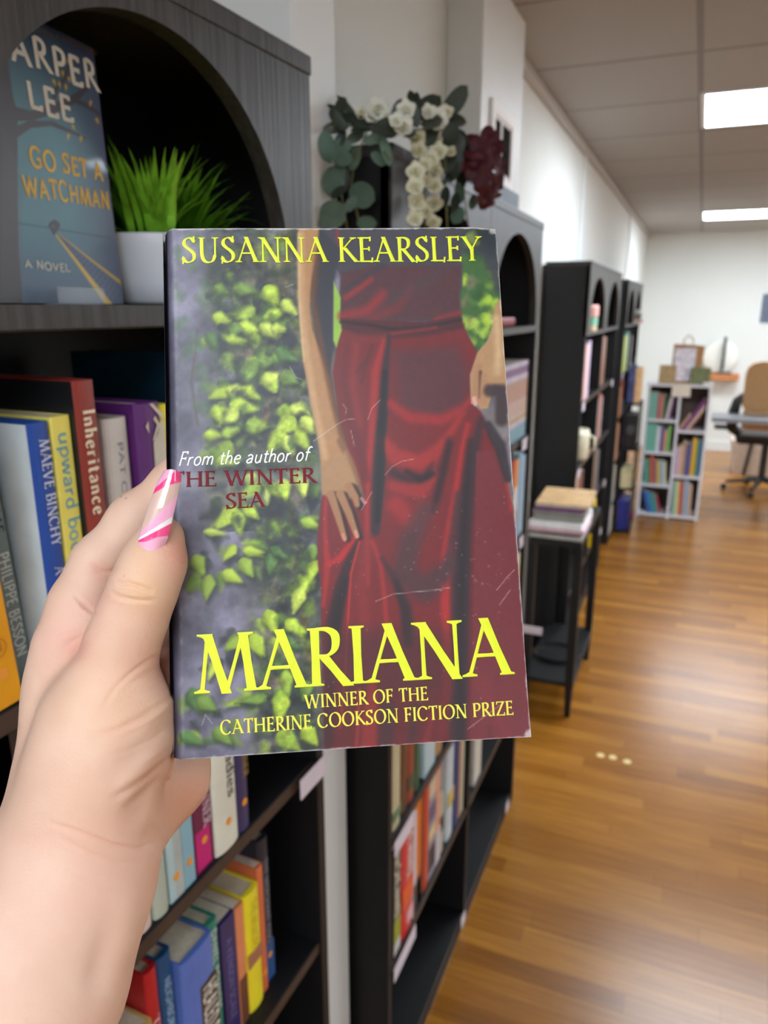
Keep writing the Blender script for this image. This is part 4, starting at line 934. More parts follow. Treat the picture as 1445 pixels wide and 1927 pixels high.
for k in range(30): P.leaf(rg.uniform(600, 700), rg.uniform(880, 1300), 1.3, 1.0, 0, (196, 186, 180), 1.2, .5)
P.c[:] = 255 * np.clip((P.c / 255 - .06) * 1.06, 0, 1) ** 1.06
# worn white edges
X = co[:, 0]; Yc = co[:, 1]; wn = fbm(px, py, 14, 77)
P.mix(np.clip((.0008 * wn * 1.5 - (NH - Yc)) / .0004, 0, 1) * .85, (206, 202, 198))
P.mix(np.clip((.0006 * wn * 1.4 - Yc) / .0004, 0, 1) * .8, (200, 196, 192)); P.mix(np.clip((.0005 * wn * 1.7 - (NW - X)) / .0004, 0, 1) * .8, (206, 196, 192))
cor = np.maximum(np.clip((.0026 * (.6 + wn) - np.hypot(NW - X, NH - Yc)) / .001, 0, 1), np.clip((.0030 * (.5 + wn) - np.hypot(NW - X, Yc)) / .001, 0, 1))
P.mix(cor * .8, (196, 190, 186))
P.mix(np.exp(-((X - .003) / .0006) ** 2) * np.clip(wn * 2 - .8, 0, 1) * .4, (178, 176, 192))
P.mix(np.clip((.0022 - X) / .002, 0, 1) * .6, (70, 66, 84))
set_colors(me, 'print', np.clip(P.c, 0, 255))
me.materials.append(vmat('printed_cover', 'print', .42, .0, spec=.4, bump=.04, bscale=240))
fc = bpy.data.objects.new('front_cover', me); COL.objects.link(fc); fc.parent = novel
MB().box(.0015, NW - .0012, .0012, NH - .0012, -NT + .001, -.0014).build('page_block', PAGES, novel)
MB().box(-.0005, NW, 0, NH, -NT - .0004, -NT).build('back_cover', cmat((64, 60, 76), .4), novel)
sp = MB(); prev = None
arc = [(-.0012 - .0016 * math.sin(math.pi * k / 8), -.0012 - (NT - .001) * k / 8) for k in range(9)]
for k in range(8):
    (x0, z0), (x1, z1) = arc[k], arc[k + 1]
    sp.add([(x0, 0, z0), (x1, 0, z1), (x1, NH, z1), (x0, NH, z0)], [(0, 1, 2, 3)])
    sp.add([(x0 + .0005, 0, z0), (x1 + .0005, 0, z1), (x1 + .0005, NH, z1), (x0 + .0005, NH, z0)], [(3, 2, 1, 0)])
sp.build('spine', cmat((58, 52, 66), .4), novel)
def cover_line(text, a, b, cap_px, rgb, name='title_lettering', lift=.006, top=None, m=None, **k):
    """a line of lettering from baseline pixel a to b of the measured cover"""
    xa, ya = npl(*a); xb, yb = npl(*b)
    mx_, my_ = (a[0] + b[0]) / 2, (a[1] + b[1]) / 2
    x1, y1 = npl(mx_, my_); x2, y2 = npl(mx_, my_ - cap_px); H = math.hypot(x2 - x1, y2 - y1)
    st, W = text_shapes(text, **k); L = math.hypot(xb - xa, yb - ya)
    ex, ey = (xb - xa) / L, (yb - ya) / L; sc = L / W
    mb, _ = text_mb(text, lambda u, v, h: (xa + ex * u * sc - ey * v * H, ya + ey * u * sc + ex * v * H, .00022 + .00025 * math.sin(60 * (xa + ex * u * sc - ey * v * H) + 35 * (ya + ey * u * sc + ex * v * H)) + h * H), lift=lift, **k)
    return mb.build(name, m, fc)
FOIL = mat('yellow_foil', (222, 232, 26), .42, .06, 200)
FOIL2 = mat('pale_yellow_ink', (232, 222, 70), .45, .06, 200)
REDFOIL = mat('dark_red_foil', (112, 10, 26), .5, .1, 300, spec=.2)
WHITEINK = mat('white_ink', (248, 246, 244), .4, .02, 100)
cover_line('SUSANNA KEARSLEY', (342, 495), (905, 491), 46, FOIL, m=FOIL, thick=.135, thin=.05, track=.05)
cover_line('MARIANA', (370, 1305), (962, 1268), 108, FOIL, m=FOIL, lift=.004, thick=.142, thin=.045, track=.02)
cover_line('WINNER OF THE', (574, 1333), (806, 1317), 25, FOIL2, m=FOIL2, thick=.15, thin=.065)
cover_line('CATHERINE COOKSON FICTION PRIZE', (415, 1382), (966, 1344), 26, FOIL2, m=FOIL2, thick=.15, thin=.065)
cover_line('From the author of', (334, 877), (580, 867), 26, WHITEINK, m=WHITEINK, thick=.095, thin=.05, shear=.28, track=.03, style='pen')
cover_line('THE WINTER', (322, 917), (594, 908), 28, REDFOIL, m=REDFOIL, thick=.15, thin=.06)
cover_line('SEA', (425, 957), (498, 953), 28, REDFOIL, m=REDFOIL, thick=.15, thin=.06)

# ================================================================== the hand that holds it
def C3(px, py, d):                                            # measured point in the eye's axes: right, up, away
    return np.array([(px - IMG_W / 2) / FPX * d, -(py - IMG_H / 2) / FPX * d, d])
HS = .0008
lo = np.array([-.22, -.345, .17]); hi_ = np.array([-.02, .03, .335])
dims = np.ceil((hi_ - lo) / HS).astype(int)
F = np.full(dims, .05, np.float32)
ax = [lo[k] + HS * np.arange(dims[k]) for k in range(3)]
def sub(a, b, pad):
    i0 = np.maximum(np.floor((np.minimum(a, b) - pad - lo) / HS).astype(int), 0); i1 = np.minimum(np.ceil((np.maximum(a, b) + pad - lo) / HS).astype(int), dims)
    s = tuple(slice(i0[k], max(i1[k], i0[k])) for k in range(3))
    return s, ax[0][s[0]][:, None, None], ax[1][s[1]][None, :, None], ax[2][s[2]][None, None, :]
def limb(pts, k=.006):
    """a chain of tapered capsules joined smoothly to what is already there; pts: (px, py, depth, radius)"""
    for (a, b) in zip(pts[:-1], pts[1:]):
        A = C3(*a[:3]); B = C3(*b[:3]); ra, rb = a[3], b[3]
        s, X, Y_, Z = sub(A, B, max(ra, rb) + .022)
        e = B - A; L = float(e @ e) + 1e-12
        t = np.clip(((X - A[0]) * e[0] + (Y_ - A[1]) * e[1] + (Z - A[2]) * e[2]) / L, 0, 1)
        d = np.sqrt((X - A[0] - t * e[0]) ** 2 + (Y_ - A[1] - t * e[1]) ** 2 + (Z - A[2] - t * e[2]) ** 2) - (ra + (rb - ra) * t)
        f = F[s]; h = np.clip(.5 + .5 * (f - d) / k, 0, 1)
        F[s] = f + (d - f) * h - k * h * (1 - h)
# forearm and wrist
limb([(-290, 2420, .225, .034), (-90, 2080, .235, .0320), (52, 1860, .243, .0292), (134, 1660, .254, .0258), (158, 1560, .259, .0252)], .010)
limb([(-20, 1960, .262, .028), (70, 1760, .268, .0252), (128, 1600, .272, .0235)], .010)
# palm: back of the hand side, thenar, heel
limb([(134, 1560, .268, .021), (140, 1420, .276, .0165), (142, 1300, .279, .0150), (142, 1215, .281, .0136)], .014)
limb([(165, 1630, .27, .0195), (246, 1470, .283, .0180), (262, 1340, .3, .013)], .012)
limb([(262, 1528, .288, .0135), (318, 1462, .296, .0138), (335, 1385, .305, .012)], .010)
limb([(168, 1540, .257, .0195), (184, 1440, .2545, .0205), (198, 1350, .2555, .0178), (214, 1275, .2545, .0132)], .012)
limb([(246, 1400, .2575, .0122), (250, 1335, .256, .0108)], .010)
# thumb
limb([(214, 1275, .2545, .0128), (230, 1212, .2525, .0119), (251, 1158, .251, .0111), (271, 1105, .2495, .0107), (291, 1056, .2502, .0100), (303, 1013, .2533, .0078)], .004)
# index finger, seen from its palm side, going behind the book
limb([(142, 1215, .281, .0136), (158, 1140, .283, .0120), (191, 1062, .286, .0105), (256, 981, .290, .0099), (335, 908, .2945, .009), (420, 865, .2958, .0085), (470, 845, .2955, .007)], .006)
# the other three, closed flat on the back of the book
limb([(170, 1240, .297, .0115), (260, 1100, .2975, .0102), (380, 1000, .2928, .0092), (490, 950, .2948, .0085), (540, 930, .2945, .007)], .006)
limb([(205, 1300, .299, .0112), (310, 1180, .2905, .0098), (420, 1105, .2908, .009), (510, 1070, .2918, .008), (555, 1055, .2917, .0068)], .006)
limb([(262, 1370, .303, .0105), (350, 1270, .2862, .009), (440, 1215, .2875, .008), (505, 1190, .288, .007), (540, 1180, .2878, .006)], .006)
# web between thumb and index
limb([(160, 1236, .279, .0095), (190, 1216, .274, .007)], .010)
limb([(150, 1275, .278, .0125), (205, 1268, .267, .0090)], .010)
def surface_net(F):
    n = np.array(F.shape); nc = tuple(n - 1); ins = F < 0
    acc = np.zeros(nc + (3,), np.float32); cnt = np.zeros(nc, np.int16)
    for dx, dy, dz in [(1, 0, 0), (0, 1, 0), (0, 0, 1)]:
        d = np.array((dx, dy, dz)); oth = [k for k in range(3) if d[k] == 0]
        for p in (0, 1):
            for q in (0, 1):
                o = np.zeros(3, int); o[oth[0]] = p; o[oth[1]] = q
                sa = tuple(slice(o[k], o[k] + nc[k]) for k in range(3)); sb = tuple(slice(o[k] + d[k], o[k] + d[k] + nc[k]) for k in range(3))
                m = ins[sa] != ins[sb]; fa, fb_ = F[sa][m], F[sb][m]; t = fa / (fa - fb_)
                v = np.tile(o.astype(np.float32), (len(t), 1)); v[:, int(np.argmax(d))] += t
                acc[m] += v; cnt[m] += 1
    act = cnt > 0; idx = np.full(nc, -1, np.int32); idx[act] = np.arange(act.sum())
    cells = np.argwhere(act); V = cells + acc[act] / cnt[act][:, None]
    quads = []
    for a in range(3):
        b, c = (a + 1) % 3, (a + 2) % 3
        s0 = [slice(None)] * 3; s1 = [slice(None)] * 3; s0[a] = slice(0, -1); s1[a] = slice(1, None)
        ch = ins[tuple(s0)] != ins[tuple(s1)]; ii = np.argwhere(ch)
        ok = (ii[:, b] > 0) & (ii[:, c] > 0) & (ii[:, b] < n[b] - 1) & (ii[:, c] < n[c] - 1); ii = ii[ok]
        fl = ins[tuple(s0)][tuple(ii.T)]
        def at(db, dc):
            j = ii.copy(); j[:, b] += db; j[:, c] += dc; return idx[tuple(j.T)]
        q = np.stack([at(-1, -1), at(0, -1), at(0, 0), at(-1, 0)], 1); q[~fl] = q[~fl][:, ::-1]; quads.append(q)
    return V, np.concatenate(quads)
V, Q = surface_net(F)
V = lo + V * HS
V0 = V
for it in range(3):                                            # relax
    sm = np.zeros_like(V); ct = np.zeros(len(V))
    for k in range(4):
        a, b = Q[:, k], Q[:, (k + 1) % 4]
        np.add.at(sm, a, V[b]); np.add.at(sm, b, V[a]); np.add.at(ct, a, 1); np.add.at(ct, b, 1)
    V = V * .5 + .5 * sm / ct[:, None]
# skin creases: shallow furrows pressed into the skin that faces the reader
vn = np.zeros_like(V); fnrm = np.cross(V[Q[:, 2]] - V[Q[:, 0]], V[Q[:, 3]] - V[Q[:, 1]])
for k in range(4): np.add.at(vn, Q[:, k], fnrm)
vn /= np.linalg.norm(vn, axis=1)[:, None] + 1e-12
hx = IMG_W / 2 + FPX * V[:, 0] / V[:, 2]; hy = IMG_H / 2 - FPX * V[:, 1] / V[:, 2]
front = np.einsum('ij,ij->i', vn, V) < 0
def seg_dist(pts):
    best = np.full(len(hx), 1e9); fade = np.zeros(len(hx)); n = len(pts) - 1
    for k in range(n):
        (x0, y0), (x1, y1) = pts[k], pts[k + 1]; ex, ey = x1 - x0, y1 - y0; L = ex * ex + ey * ey
        t = np.clip(((hx - x0) * ex + (hy - y0) * ey) / L, 0, 1); d = np.hypot(hx - x0 - t * ex, hy - y0 - t * ey)
        u = (k + t) / n; m = d < best; fade[m] = np.sin(np.pi * np.clip(u[m] * .9 + .05, 0, 1)) ** .5; best = np.minimum(best, d)
    return best, fade
crease = np.zeros(len(hx)); tint = np.zeros(len(hx))
CREASES = [([(168, 1060), (186, 1073), (204, 1076), (218, 1072)], .0013, 5, .284), ([(140, 1120), (158, 1138), (172, 1150), (186, 1158)], .0010, 5, .29), ([(150, 1136), (170, 1148)], .0006, 4, .29),
    ([(222, 1096), (244, 1098), (264, 1104), (286, 1112)], .0017, 4.5, .26), ([(212, 1118), (236, 1126), (262, 1130), (292, 1130)], .0014, 4.5, .26), ([(232, 1086), (240, 1090)], .0004, 3, .26),
    ([(306, 1230), (276, 1244), (244, 1268), (214, 1296), (196, 1330)], .0007, 5, .262), ([(300, 1256), (260, 1276), (226, 1302)], .0004, 4, .262), ([(318, 1270), (290, 1292), (240, 1310), (214, 1322)], .0004, 4, .262),
    ([(326, 1302), (296, 1330), (262, 1352), (220, 1372), (168, 1386)], .0011, 7, .27), ([(324, 1330), (280, 1362), (230, 1386)], .0005, 5, .27), ([(330, 1356), (290, 1388), (246, 1408), (200, 1420)], .0006, 5, .27),
    ([(170, 1200), (150, 1222), (120, 1252), (78, 1290)], .0009, 11, .275), ([(160, 1196), (140, 1216), (126, 1226)], .0005, 5, .28), ([(170, 1180), (146, 1196), (120, 1204)], .0004, 5, .28),
    ([(326, 1424), (300, 1450), (262, 1474), (214, 1500)], .0012, 9, .285), ([(318, 1462), (280, 1496), (236, 1520)], .0008, 8, .29), ([(330, 1400), (300, 1424), (270, 1438)], .0005, 5, .28),
    ([(310, 1582), (262, 1596), (214, 1590), (150, 1566), (96, 1548)], .0013, 5, .3), ([(270, 1620), (220, 1622), (170, 1606), (110, 1576)], .0009, 5, .3), ([(252, 1680), (190, 1672), (120, 1640)], .0003, 5, .3)]
for pts, dep, w, zmax in CREASES:
    dep *= .42; w *= .8
    dd, fd = seg_dist(pts); g = np.exp(-(dd / w) ** 2) * fd * front * (V[:, 2] < zmax)
    crease += dep * g - .35 * dep * np.exp(-((dd - 2 * w) / w) ** 2) * fd * front * (V[:, 2] < zmax); tint += np.clip(dep / .001, .2, 1) * g
# tendons and soft swellings
for pts, dep, w in [([(250, 1690), (236, 1780), (210, 1880)], -.0012, 26), ([(276, 1330), (220, 1400), (150, 1470)], -.0010, 40), ([(200, 1760), (176, 1860)], .0010, 24), ([(322, 1436), (290, 1486), (250, 1536)], .0024, 24), ([(312, 1400), (270, 1440), (230, 1470)], -.0010, 16), ([(304, 1560), (276, 1592)], .0012, 20), ([(318, 1316), (290, 1352), (262, 1372)], -.0008, 14)]:
    dd, fd = seg_dist(pts); crease += dep * np.exp(-(dd / w) ** 2) * fd * front
V = V - vn * crease[:, None]
W3 = np.array(EYE) + V @ np.array([RGT[:], UPV[:], FWD[:]])
hm = np_mesh('person', W3, Q)
hx = IMG_W / 2 + FPX * V[:, 0] / V[:, 2]; hy = IMG_H / 2 - FPX * V[:, 1] / V[:, 2]
Pk = Paint(hx, hy)
t = fbm(hx, hy, 60, 5)
Pk.c[:] = np.stack([224 + 8 * (t - .5), 184 + 16 * (t - .5), 160 + 16 * (t - .5)], 1)
for cx, cy, r, col, a in [(338, 1040, 38, (220, 146, 126), .65), (110, 1200, 60, (230, 176, 158), .5), (140, 1215, 30, (226, 152, 136), .45), (190, 1130, 40, (230, 176, 158), .4), (190, 1075, 22, (214, 150, 130), .4), (300, 1250, 50, (226, 164, 144), .5),
                          (270, 1110, 40, (226, 184, 140), .7), (270, 1045, 26, (216, 168, 128), .6), (200, 1330, 80, (224, 178, 142), .5), (350, 1500, 60, (206, 140, 112), .5), (200, 1600, 90, (222, 170, 148), .4), (60, 1700, 120, (226, 186, 168), .4)]:
    Pk.mix(np.exp(-((hx - cx) ** 2 + (hy - cy) ** 2) / (r * r)) * a, col)
Pk.mix(np.clip(tint, 0, 1) * .26, (206, 132, 108))
for x0, y0 in [(238, 938), (228, 934), (233, 1086)]: Pk.leaf(x0, y0, 2.5, 1.6, .8, (140, 116, 96), 1.5, .7)
set_colors(hm, 'skin', Pk.c)
hm.materials.append(vmat('bare_skin', 'skin', .48, 0, sss=.06, bump=.22, bscale=1100, spec=.4))
person = bpy.data.objects.new('person', hm); COL.objects.link(person)
tag(person, 'person whose bare hand and forearm hold up the worn paperback, striped pink thumbnail', 'person')
# thumbnail: long squared press-on nail
LE = [(259, 1034), (261, 1012), (268, 985), (278, 955), (289, 926), (300, 900), (309, 881)]
RE = [(306, 1035), (316, 1014), (323, 985), (330, 955), (336, 928), (341, 905), (341, 886)]
DL = [.2424, .2421, .2422, .2430, .2440, .2450, .2458]
def nail_xyz(u, v):
    s = v * 6; i = np.minimum(s.astype(int), 5); f = s - i
    g = lambda E, k: np.array([e[k] for e in E], float)[i] * (1 - f) + np.array([e[k] for e in E], float)[i + 1] * f
    dl = np.array(DL)[i] * (1 - f) + np.array(DL)[i + 1] * f
    x = g(LE, 0) * (1 - u) + g(RE, 0) * u; y = g(LE, 1) * (1 - u) + g(RE, 1) * u
    b = 2 * u - 1
    y = y + 5 * b * b * np.clip(v - .8, 0, 1) * 5 * .8 - 4 * (1 - b * b) * np.clip(.1 - v, 0, .1) * -10
    d = dl - .0022 * (1 - b * b) + .0006 * b
    X = (x - IMG_W / 2) / FPX * d; Yv = -(y - IMG_H / 2) / FPX * d
    w = np.array(EYE)[None, :] + X[:, None] * np.array(RGT[:]) + Yv[:, None] * np.array(UPV[:]) + d[:, None] * np.array(FWD[:])
    return w[:, 0], w[:, 1], w[:, 2]
nm, nco = grid_mesh('thumbnail', 60, 160, nail_xyz)
nx_, ny_ = seen_np(nco, Matrix.Identity(4))
Pn = Paint(nx_, ny_); Pn.c[:] = (244, 178, 204); hot = (250, 70, 138); wht = (252, 246, 248); nude = (222, 186, 172); pale = (246, 176, 206)
Pn.poly([(255, 1010), (262, 1003), (300, 965), (337, 928), (350, 900), (330, 880), (300, 870), (270, 940)], nude, 1)
Pn.poly([(255, 1012), (264, 1004), (300, 966), (338, 930), (336, 945), (326, 972), (255, 1016)], pale, .8)
Pn.poly([(255, 1018), (262, 1012), (326, 971), (324, 984), (262, 1018)], wht, .8)
Pn.poly([(255, 1020), (262, 1016), (324, 984), (330, 1006), (318, 1008), (295, 1011), (275, 1019), (262, 1020)], hot, .8)
Pn.poly([(284, 934), (292, 918), (323, 892), (334, 882), (346, 882), (346, 905), (324, 911), (308, 917), (284, 932)], hot, .9)
Pn.poly([(290, 920), (305, 876), (336, 876), (332, 884), (323, 891)], pale, .8)
set_colors(nm, 'polish', Pn.c)
nm.materials.append(vmat('nail_polish', 'polish', .08, 1.0))
no = bpy.data.objects.new('thumbnail', nm); COL.objects.link(no); no.parent = person
so = no.modifiers.new('thickness', 'SOLIDIFY'); so.thickness = .0009; so.offset = -1
def fingertip_nail(px_, py_, d, dx, dy):
    c = Vector(pt(px_, py_, d)); e = (RGT * dx - UPV * dy).normalized(); s_ = e.cross(FWD).normalized()
    vs = []; fs = []
    for i in range(9):
        for j in range(7):
            a = i / 8 * .02; b = (j / 6 - .5) * .011
            vs.append(c + e * a + s_ * b - FWD * (-.0065 + 40 * b * b))
    for i in range(8):
        for j in range(6): fs.append((i * 7 + j, (i + 1) * 7 + j, (i + 1) * 7 + j + 1, i * 7 + j + 1))
    MB().add(vs, fs).build('fingernail', cmat((246, 176, 206), .1), person, smooth=True)
for a in [(462, 848, .305, 1, -.4), (532, 933, .31, 1, -.35), (548, 1058, .308, 1, -.3), (534, 1182, .305, 1, -.25)]: fingertip_nail(*a)

# ================================================================== arch of the first bookcase: displayed book and plant
g_az = math.radians(-7); g_e = Vector((math.sin(g_az), math.cos(g_az), 0)); g_n0 = Vector((g_e.y, -g_e.x, 0)); g_l = math.radians(2)
g_v = Vector((0, 0, 1)) * math.cos(g_l) - g_n0 * math.sin(g_l); g_n = g_e.cross(g_v)
G_W, G_H, G_T = .155, .201, .026
G_BR = A_C - A_N * .06; _r = ray(233, 578); G_BR = EYE + _r * ((G_BR - EYE).dot(A_N) / _r.dot(A_N)); G_BR.z = 1.6032
G_O = G_BR - g_e * G_W; G_M = frame(G_O, g_e, g_v, g_n)
gb = empty('hardcover_book', M=G_M); tag(gb, 'teal and violet novel with a dark tree cover, face out in the arch', 'book')
gm, gco = grid_mesh('front_cover', 170, 220, lambda u, v: (u * G_W, v * G_H, u * 0))
gx, gy = seen_np(gco, G_M); Pg = Paint(gx, gy)
fx = gco[:, 0] / G_W; fy = gco[:, 1] / G_H
Pg.c[:] = (74, 132, 146)
Pg.mix(np.clip((fy - .62) / .38, 0, 1) ** 1.3 * .95, (22, 32, 56)); Pg.mix(np.clip((fx - .62) / .38, 0, 1) ** 1.2 * .85, (72, 68, 100)); Pg.mix(np.clip((.3 - fy) / .3, 0, 1) * .75, (66, 70, 106))
Pg.mix(.25 * fbm(gx, gy, 40, 8), (52, 96, 112))
tk = (58, 54, 62)
Pg.poly([(-40, 40), (0, 75), (14, 110), (24, 180), (33, 212), (33, 340), (35, 470), (44, 590), (-40, 590)], tk, 2)
for pts, w in [([(25, 214), (60, 218), (100, 205), (140, 186), (160, 168), (168, 158)], [14, 9, 9, 8, 5, 2]), ([(98, 205), (104, 170), (120, 150), (132, 118)], [5, 4, 3, 2]), ([(140, 188), (165, 200), (186, 214), (196, 224)], [5, 4, 3, 1]), ([(28, 250), (56, 234), (96, 232), (130, 246), (160, 260)], [10, 7, 5, 3, 1])]:
    Pg.stroke(pts, w, tk, 1.6)
for k in range(12): Pg.stroke([(8 + k * 3, 240 + 9 * k), (4 + k * 3.4, 560)], .6, (84, 80, 86), 1.4, .5)
for x_, y_ in [(75, 28), (50, 28), (62, 34), (102, 155), (118, 139), (130, 150), (124, 165), (112, 160), (128, 115), (185, 118), (192, 103), (195, 150), (197, 172), (193, 147), (170, 195), (195, 213), (183, 228), (200, 238), (204, 243), (138, 240), (128, 258), (152, 262), (140, 152)]:
    Pg.leaf(x_, y_, 7, 2.6, 1.1 + (x_ % 3) * .3, (206, 160, 46), 1.2, .95)
Pg.poly([(106, 440), (112, 440), (236, 540), (236, 590), (212, 590)], (56, 74, 108), 1.5, .9)
for k in range(14): Pg.stroke([(122 + k * 6.5, 468 + k * 8), (136 + k * 7, 464 + k * 5.6)], .7, (92, 112, 140), 1.2, .7)
Pg.stroke([(104, 440), (150, 500), (218, 590)], [1.2, 3, 6], (214, 172, 44), 1.2); Pg.stroke([(110, 440), (170, 488), (238, 540)], [.8, 1.8, 3.2], (196, 158, 52), 1.1)
Pg.stroke([(34, 420), (100, 430), (208, 448)], 1.1, (40, 62, 76), 1.4, .9); Pg.leaf(102, 429, 15, 10, 1.6, (34, 42, 52), 1.6); Pg.leaf(100, 426, 4, 2, .5, (120, 130, 136), 1.5, .6)
set_colors(gm, 'print', np.clip(Pg.c, 0, 255)); gm.materials.append(vmat('printed_jacket', 'print', .35, .2))
gf = bpy.data.objects.new('front_cover', gm); COL.objects.link(gf); gf.parent = gb
MB().box(.002, G_W - .003, .003, G_H - .003, -G_T, -.0012).build('page_block', PAGES, gb)
MB().box(0, G_W, 0, G_H, -G_T - .002, -G_T).box(-.002, .0, 0, G_H, -G_T - .002, -.0002).build('back_cover', cmat((40, 52, 78), .4), gb)
def jacket_line(text, a, b, cap_px, m, **k):
    q = []
    for pxx, pyy in (a, b, ((a[0] + b[0]) / 2, (a[1] + b[1]) / 2), ((a[0] + b[0]) / 2, (a[1] + b[1]) / 2 - cap_px)):
        p = on_plane(pxx, pyy, G_O, g_n) - G_O; q.append((p.dot(g_e), p.dot(g_v)))
    (xa, ya), (xb, yb) = q[:2]; H = math.hypot(q[3][0] - q[2][0], q[3][1] - q[2][1]); L = math.hypot(xb - xa, yb - ya); ex, ey = (xb - xa) / L, (yb - ya) / L
    W = text_shapes(text, **k)[1]; sc = L / W
    mb = text_mb(text, lambda u, v, h: (xa + ex * u * sc - ey * v * H, ya + ey * u * sc + ex * v * H, .0004 + h * H), **k)[0]
    mb.build('title_lettering', m, gf)
CREAMINK = mat('cream_ink', (222, 216, 200), .5, .06, 300); GOLDINK = mat('gold_ink', (234, 188, 66), .5, .06, 300)
bk = dict(style='pen', thick=.16, thin=.12, jitter=.06, track=.1)
jacket_line('HARPER', (-30, 92), (186, 172), 52, CREAMINK, **bk); jacket_line('LEE', (54, 203), (138, 228), 46, CREAMINK, **bk)
jacket_line('GO SET A', (57, 310), (195, 344), 33, GOLDINK, **bk); jacket_line('WATCHMAN', (45, 366), (207, 396), 34, GOLDINK, **bk)
jacket_line('A NOVEL', (47, 503), (131, 512), 14, CREAMINK, **bk); jacket_line('TO KILL A MOCKINGBIRD', (62, 55), (182, 104), 8, mat('bronze_ink', (112, 84, 52), .5), style='pen', thick=.12)
st = empty('book_stand', M=frame(G_O + g_e * .05 + g_n * .003, g_e, Vector((0, 0, 1)), g_e.cross(Vector((0, 0, 1))))); tag(st, 'clear acrylic stand lip under the teal and violet novel', 'book stand')
CLEAR = mat('clear_acrylic', (200, 206, 214), .08, .01, 10)
CLEAR.node_tree.nodes['Principled BSDF'].inputs['Alpha'].default_value = .22
MB().box(0, .056, -.0014, .0, 0, .013, .0004).build('tray', CLEAR, st); MB().box(0, .056, 0, .012, .012, .0135, .0004).build('lip', CLEAR, st)
# potted grass
pc = A_C + A_D * (-.156) - A_N * .079; pc.z = 1.6028
pot = empty('potted_grass_plant', pc); tag(pot, 'artificial grass plant in a white pot, inside the arch beside the teal novel', 'potted plant')
MB().lathe([(.0, 0), (.044, 0), (.049, .003), (.0535, .02), (.0575, .05), (.0585, .0605), (.0575, .062), (.0545, .061), (.053, .05), (.0, .05)], n=48).build('pot', mat('white_glazed_pot', (224, 228, 236), .35, .02, 10), pot, smooth=True)
gr = MB(); rg = random.Random(5)
for k in range(900):
    a = rg.uniform(0, 6.283); r0 = rg.uniform(0, .042) ; el = rg.uniform(.25, 1.5); L = rg.uniform(.07, .118) * (.8 + .2 * math.sin(el))
    dx, dy = math.cos(a), math.sin(a); bend = rg.uniform(.1, .8); w = rg.uniform(.0034, .006); base = Vector((dx * r0, dy * r0, .048)); vs = []; ang = el; p = base.copy()
    for q in range(7):
        t_ = q / 6; wd = w * (1 - t_ ** 2) * (.5 + 1.2 * min(t_ * 3, 1)) / 1.7 + .0001
        s_ = Vector((-dy, dx, 0)) * wd
        lim = max(abs(p.y), 1e-6)
        vs += [p - s_, p + s_]; p = p + Vector((dx * math.cos(ang), dy * math.cos(ang), math.sin(ang))) * (L / 6); ang -= bend / 6 * 2
    if any(v.z < .058 and math.hypot(v.x, v.y) > .05 for v in vs) or max(v.x for v in vs) > .052 or min(v.x for v in vs) < -.1 or max(v.z for v in vs) > .152 or min(v.y for v in vs) < (-.058 if max(v.z for v in vs) < .2 else 0): continue
    gr.add(vs, [(2 * q, 2 * q + 1, 2 * q + 3, 2 * q + 2) for q in range(6)])
gr.build('grass_blades', mat('bright_green_blades', (128, 188, 48), .42, .4, 60), pot, smooth=True)

# ================================================================== flower garland over the corner of the double bookcase
gl = empty('flower_garland', (-.42, 1.05, 1.825)); tag(gl, 'garland of eucalyptus, white blossoms and a burgundy flower on the double bookcase', 'garland')
GINV = Matrix.Translation(-Vector((-.42, 1.05, 1.825)))
def gpt(x, y, off=0.0):
    """a measured point of the garland: left of the bookcase corner it hangs by the side panel, right of it before the front"""
    if x < 662: q = on_x(x, y, -.486 + off * .6); return GINV @ q
    if x < 735: q = on_y(x, y, 1.034 - off); return GINV @ q
    q = on_x(x, y, -.399 + off); return GINV @ q
def leaf_mb(mb, c, ln, wd, ang, nrm, fold=.25, n=8, curl=.0):
    c = Vector(c); nrm = Vector(nrm).normalized(); u = RGT * math.cos(ang) + UPV * math.sin(ang); u = (u - nrm * u.dot(nrm)).normalized(); w = nrm.cross(u)
    vs = []; fs = []
    for i in range(n + 1):
        t_ = i / n; a = (t_ - .5) * 2; half = wd * (max(0, 1 - abs(a) ** 2.2)) ** .6
        for s_ in (-1, 0, 1): vs.append(c + u * (a * ln) + w * (s_ * half) + nrm * (abs(s_) * half * fold - curl * a * a * ln))
    for i in range(n):
        for j in range(2): fs.append((i * 3 + j, (i + 1) * 3 + j, (i + 1) * 3 + j + 1, i * 3 + j + 1))
    return mb.add(vs, fs)
EUC = mat('eucalyptus_green', (84, 112, 96), .5, .16, 60); DKL = mat('dark_leaf_green', (44, 56, 44), .45, .25, 60); STEM = mat('garland_stem', (112, 114, 72), .6, .2, 60)
PET = mat('ivory_petal', (230, 230, 206), .6, .06, 60); PETW = mat('white_petal', (232, 234, 222), .6, .05, 60); CEN = mat('petal_heart', (196, 180, 112), .6, .1, 80); BUR = mat('burgundy_petal', (74, 8, 28), .6, .25, 80)
mm = lambda x: 1.15 / 1400 * x
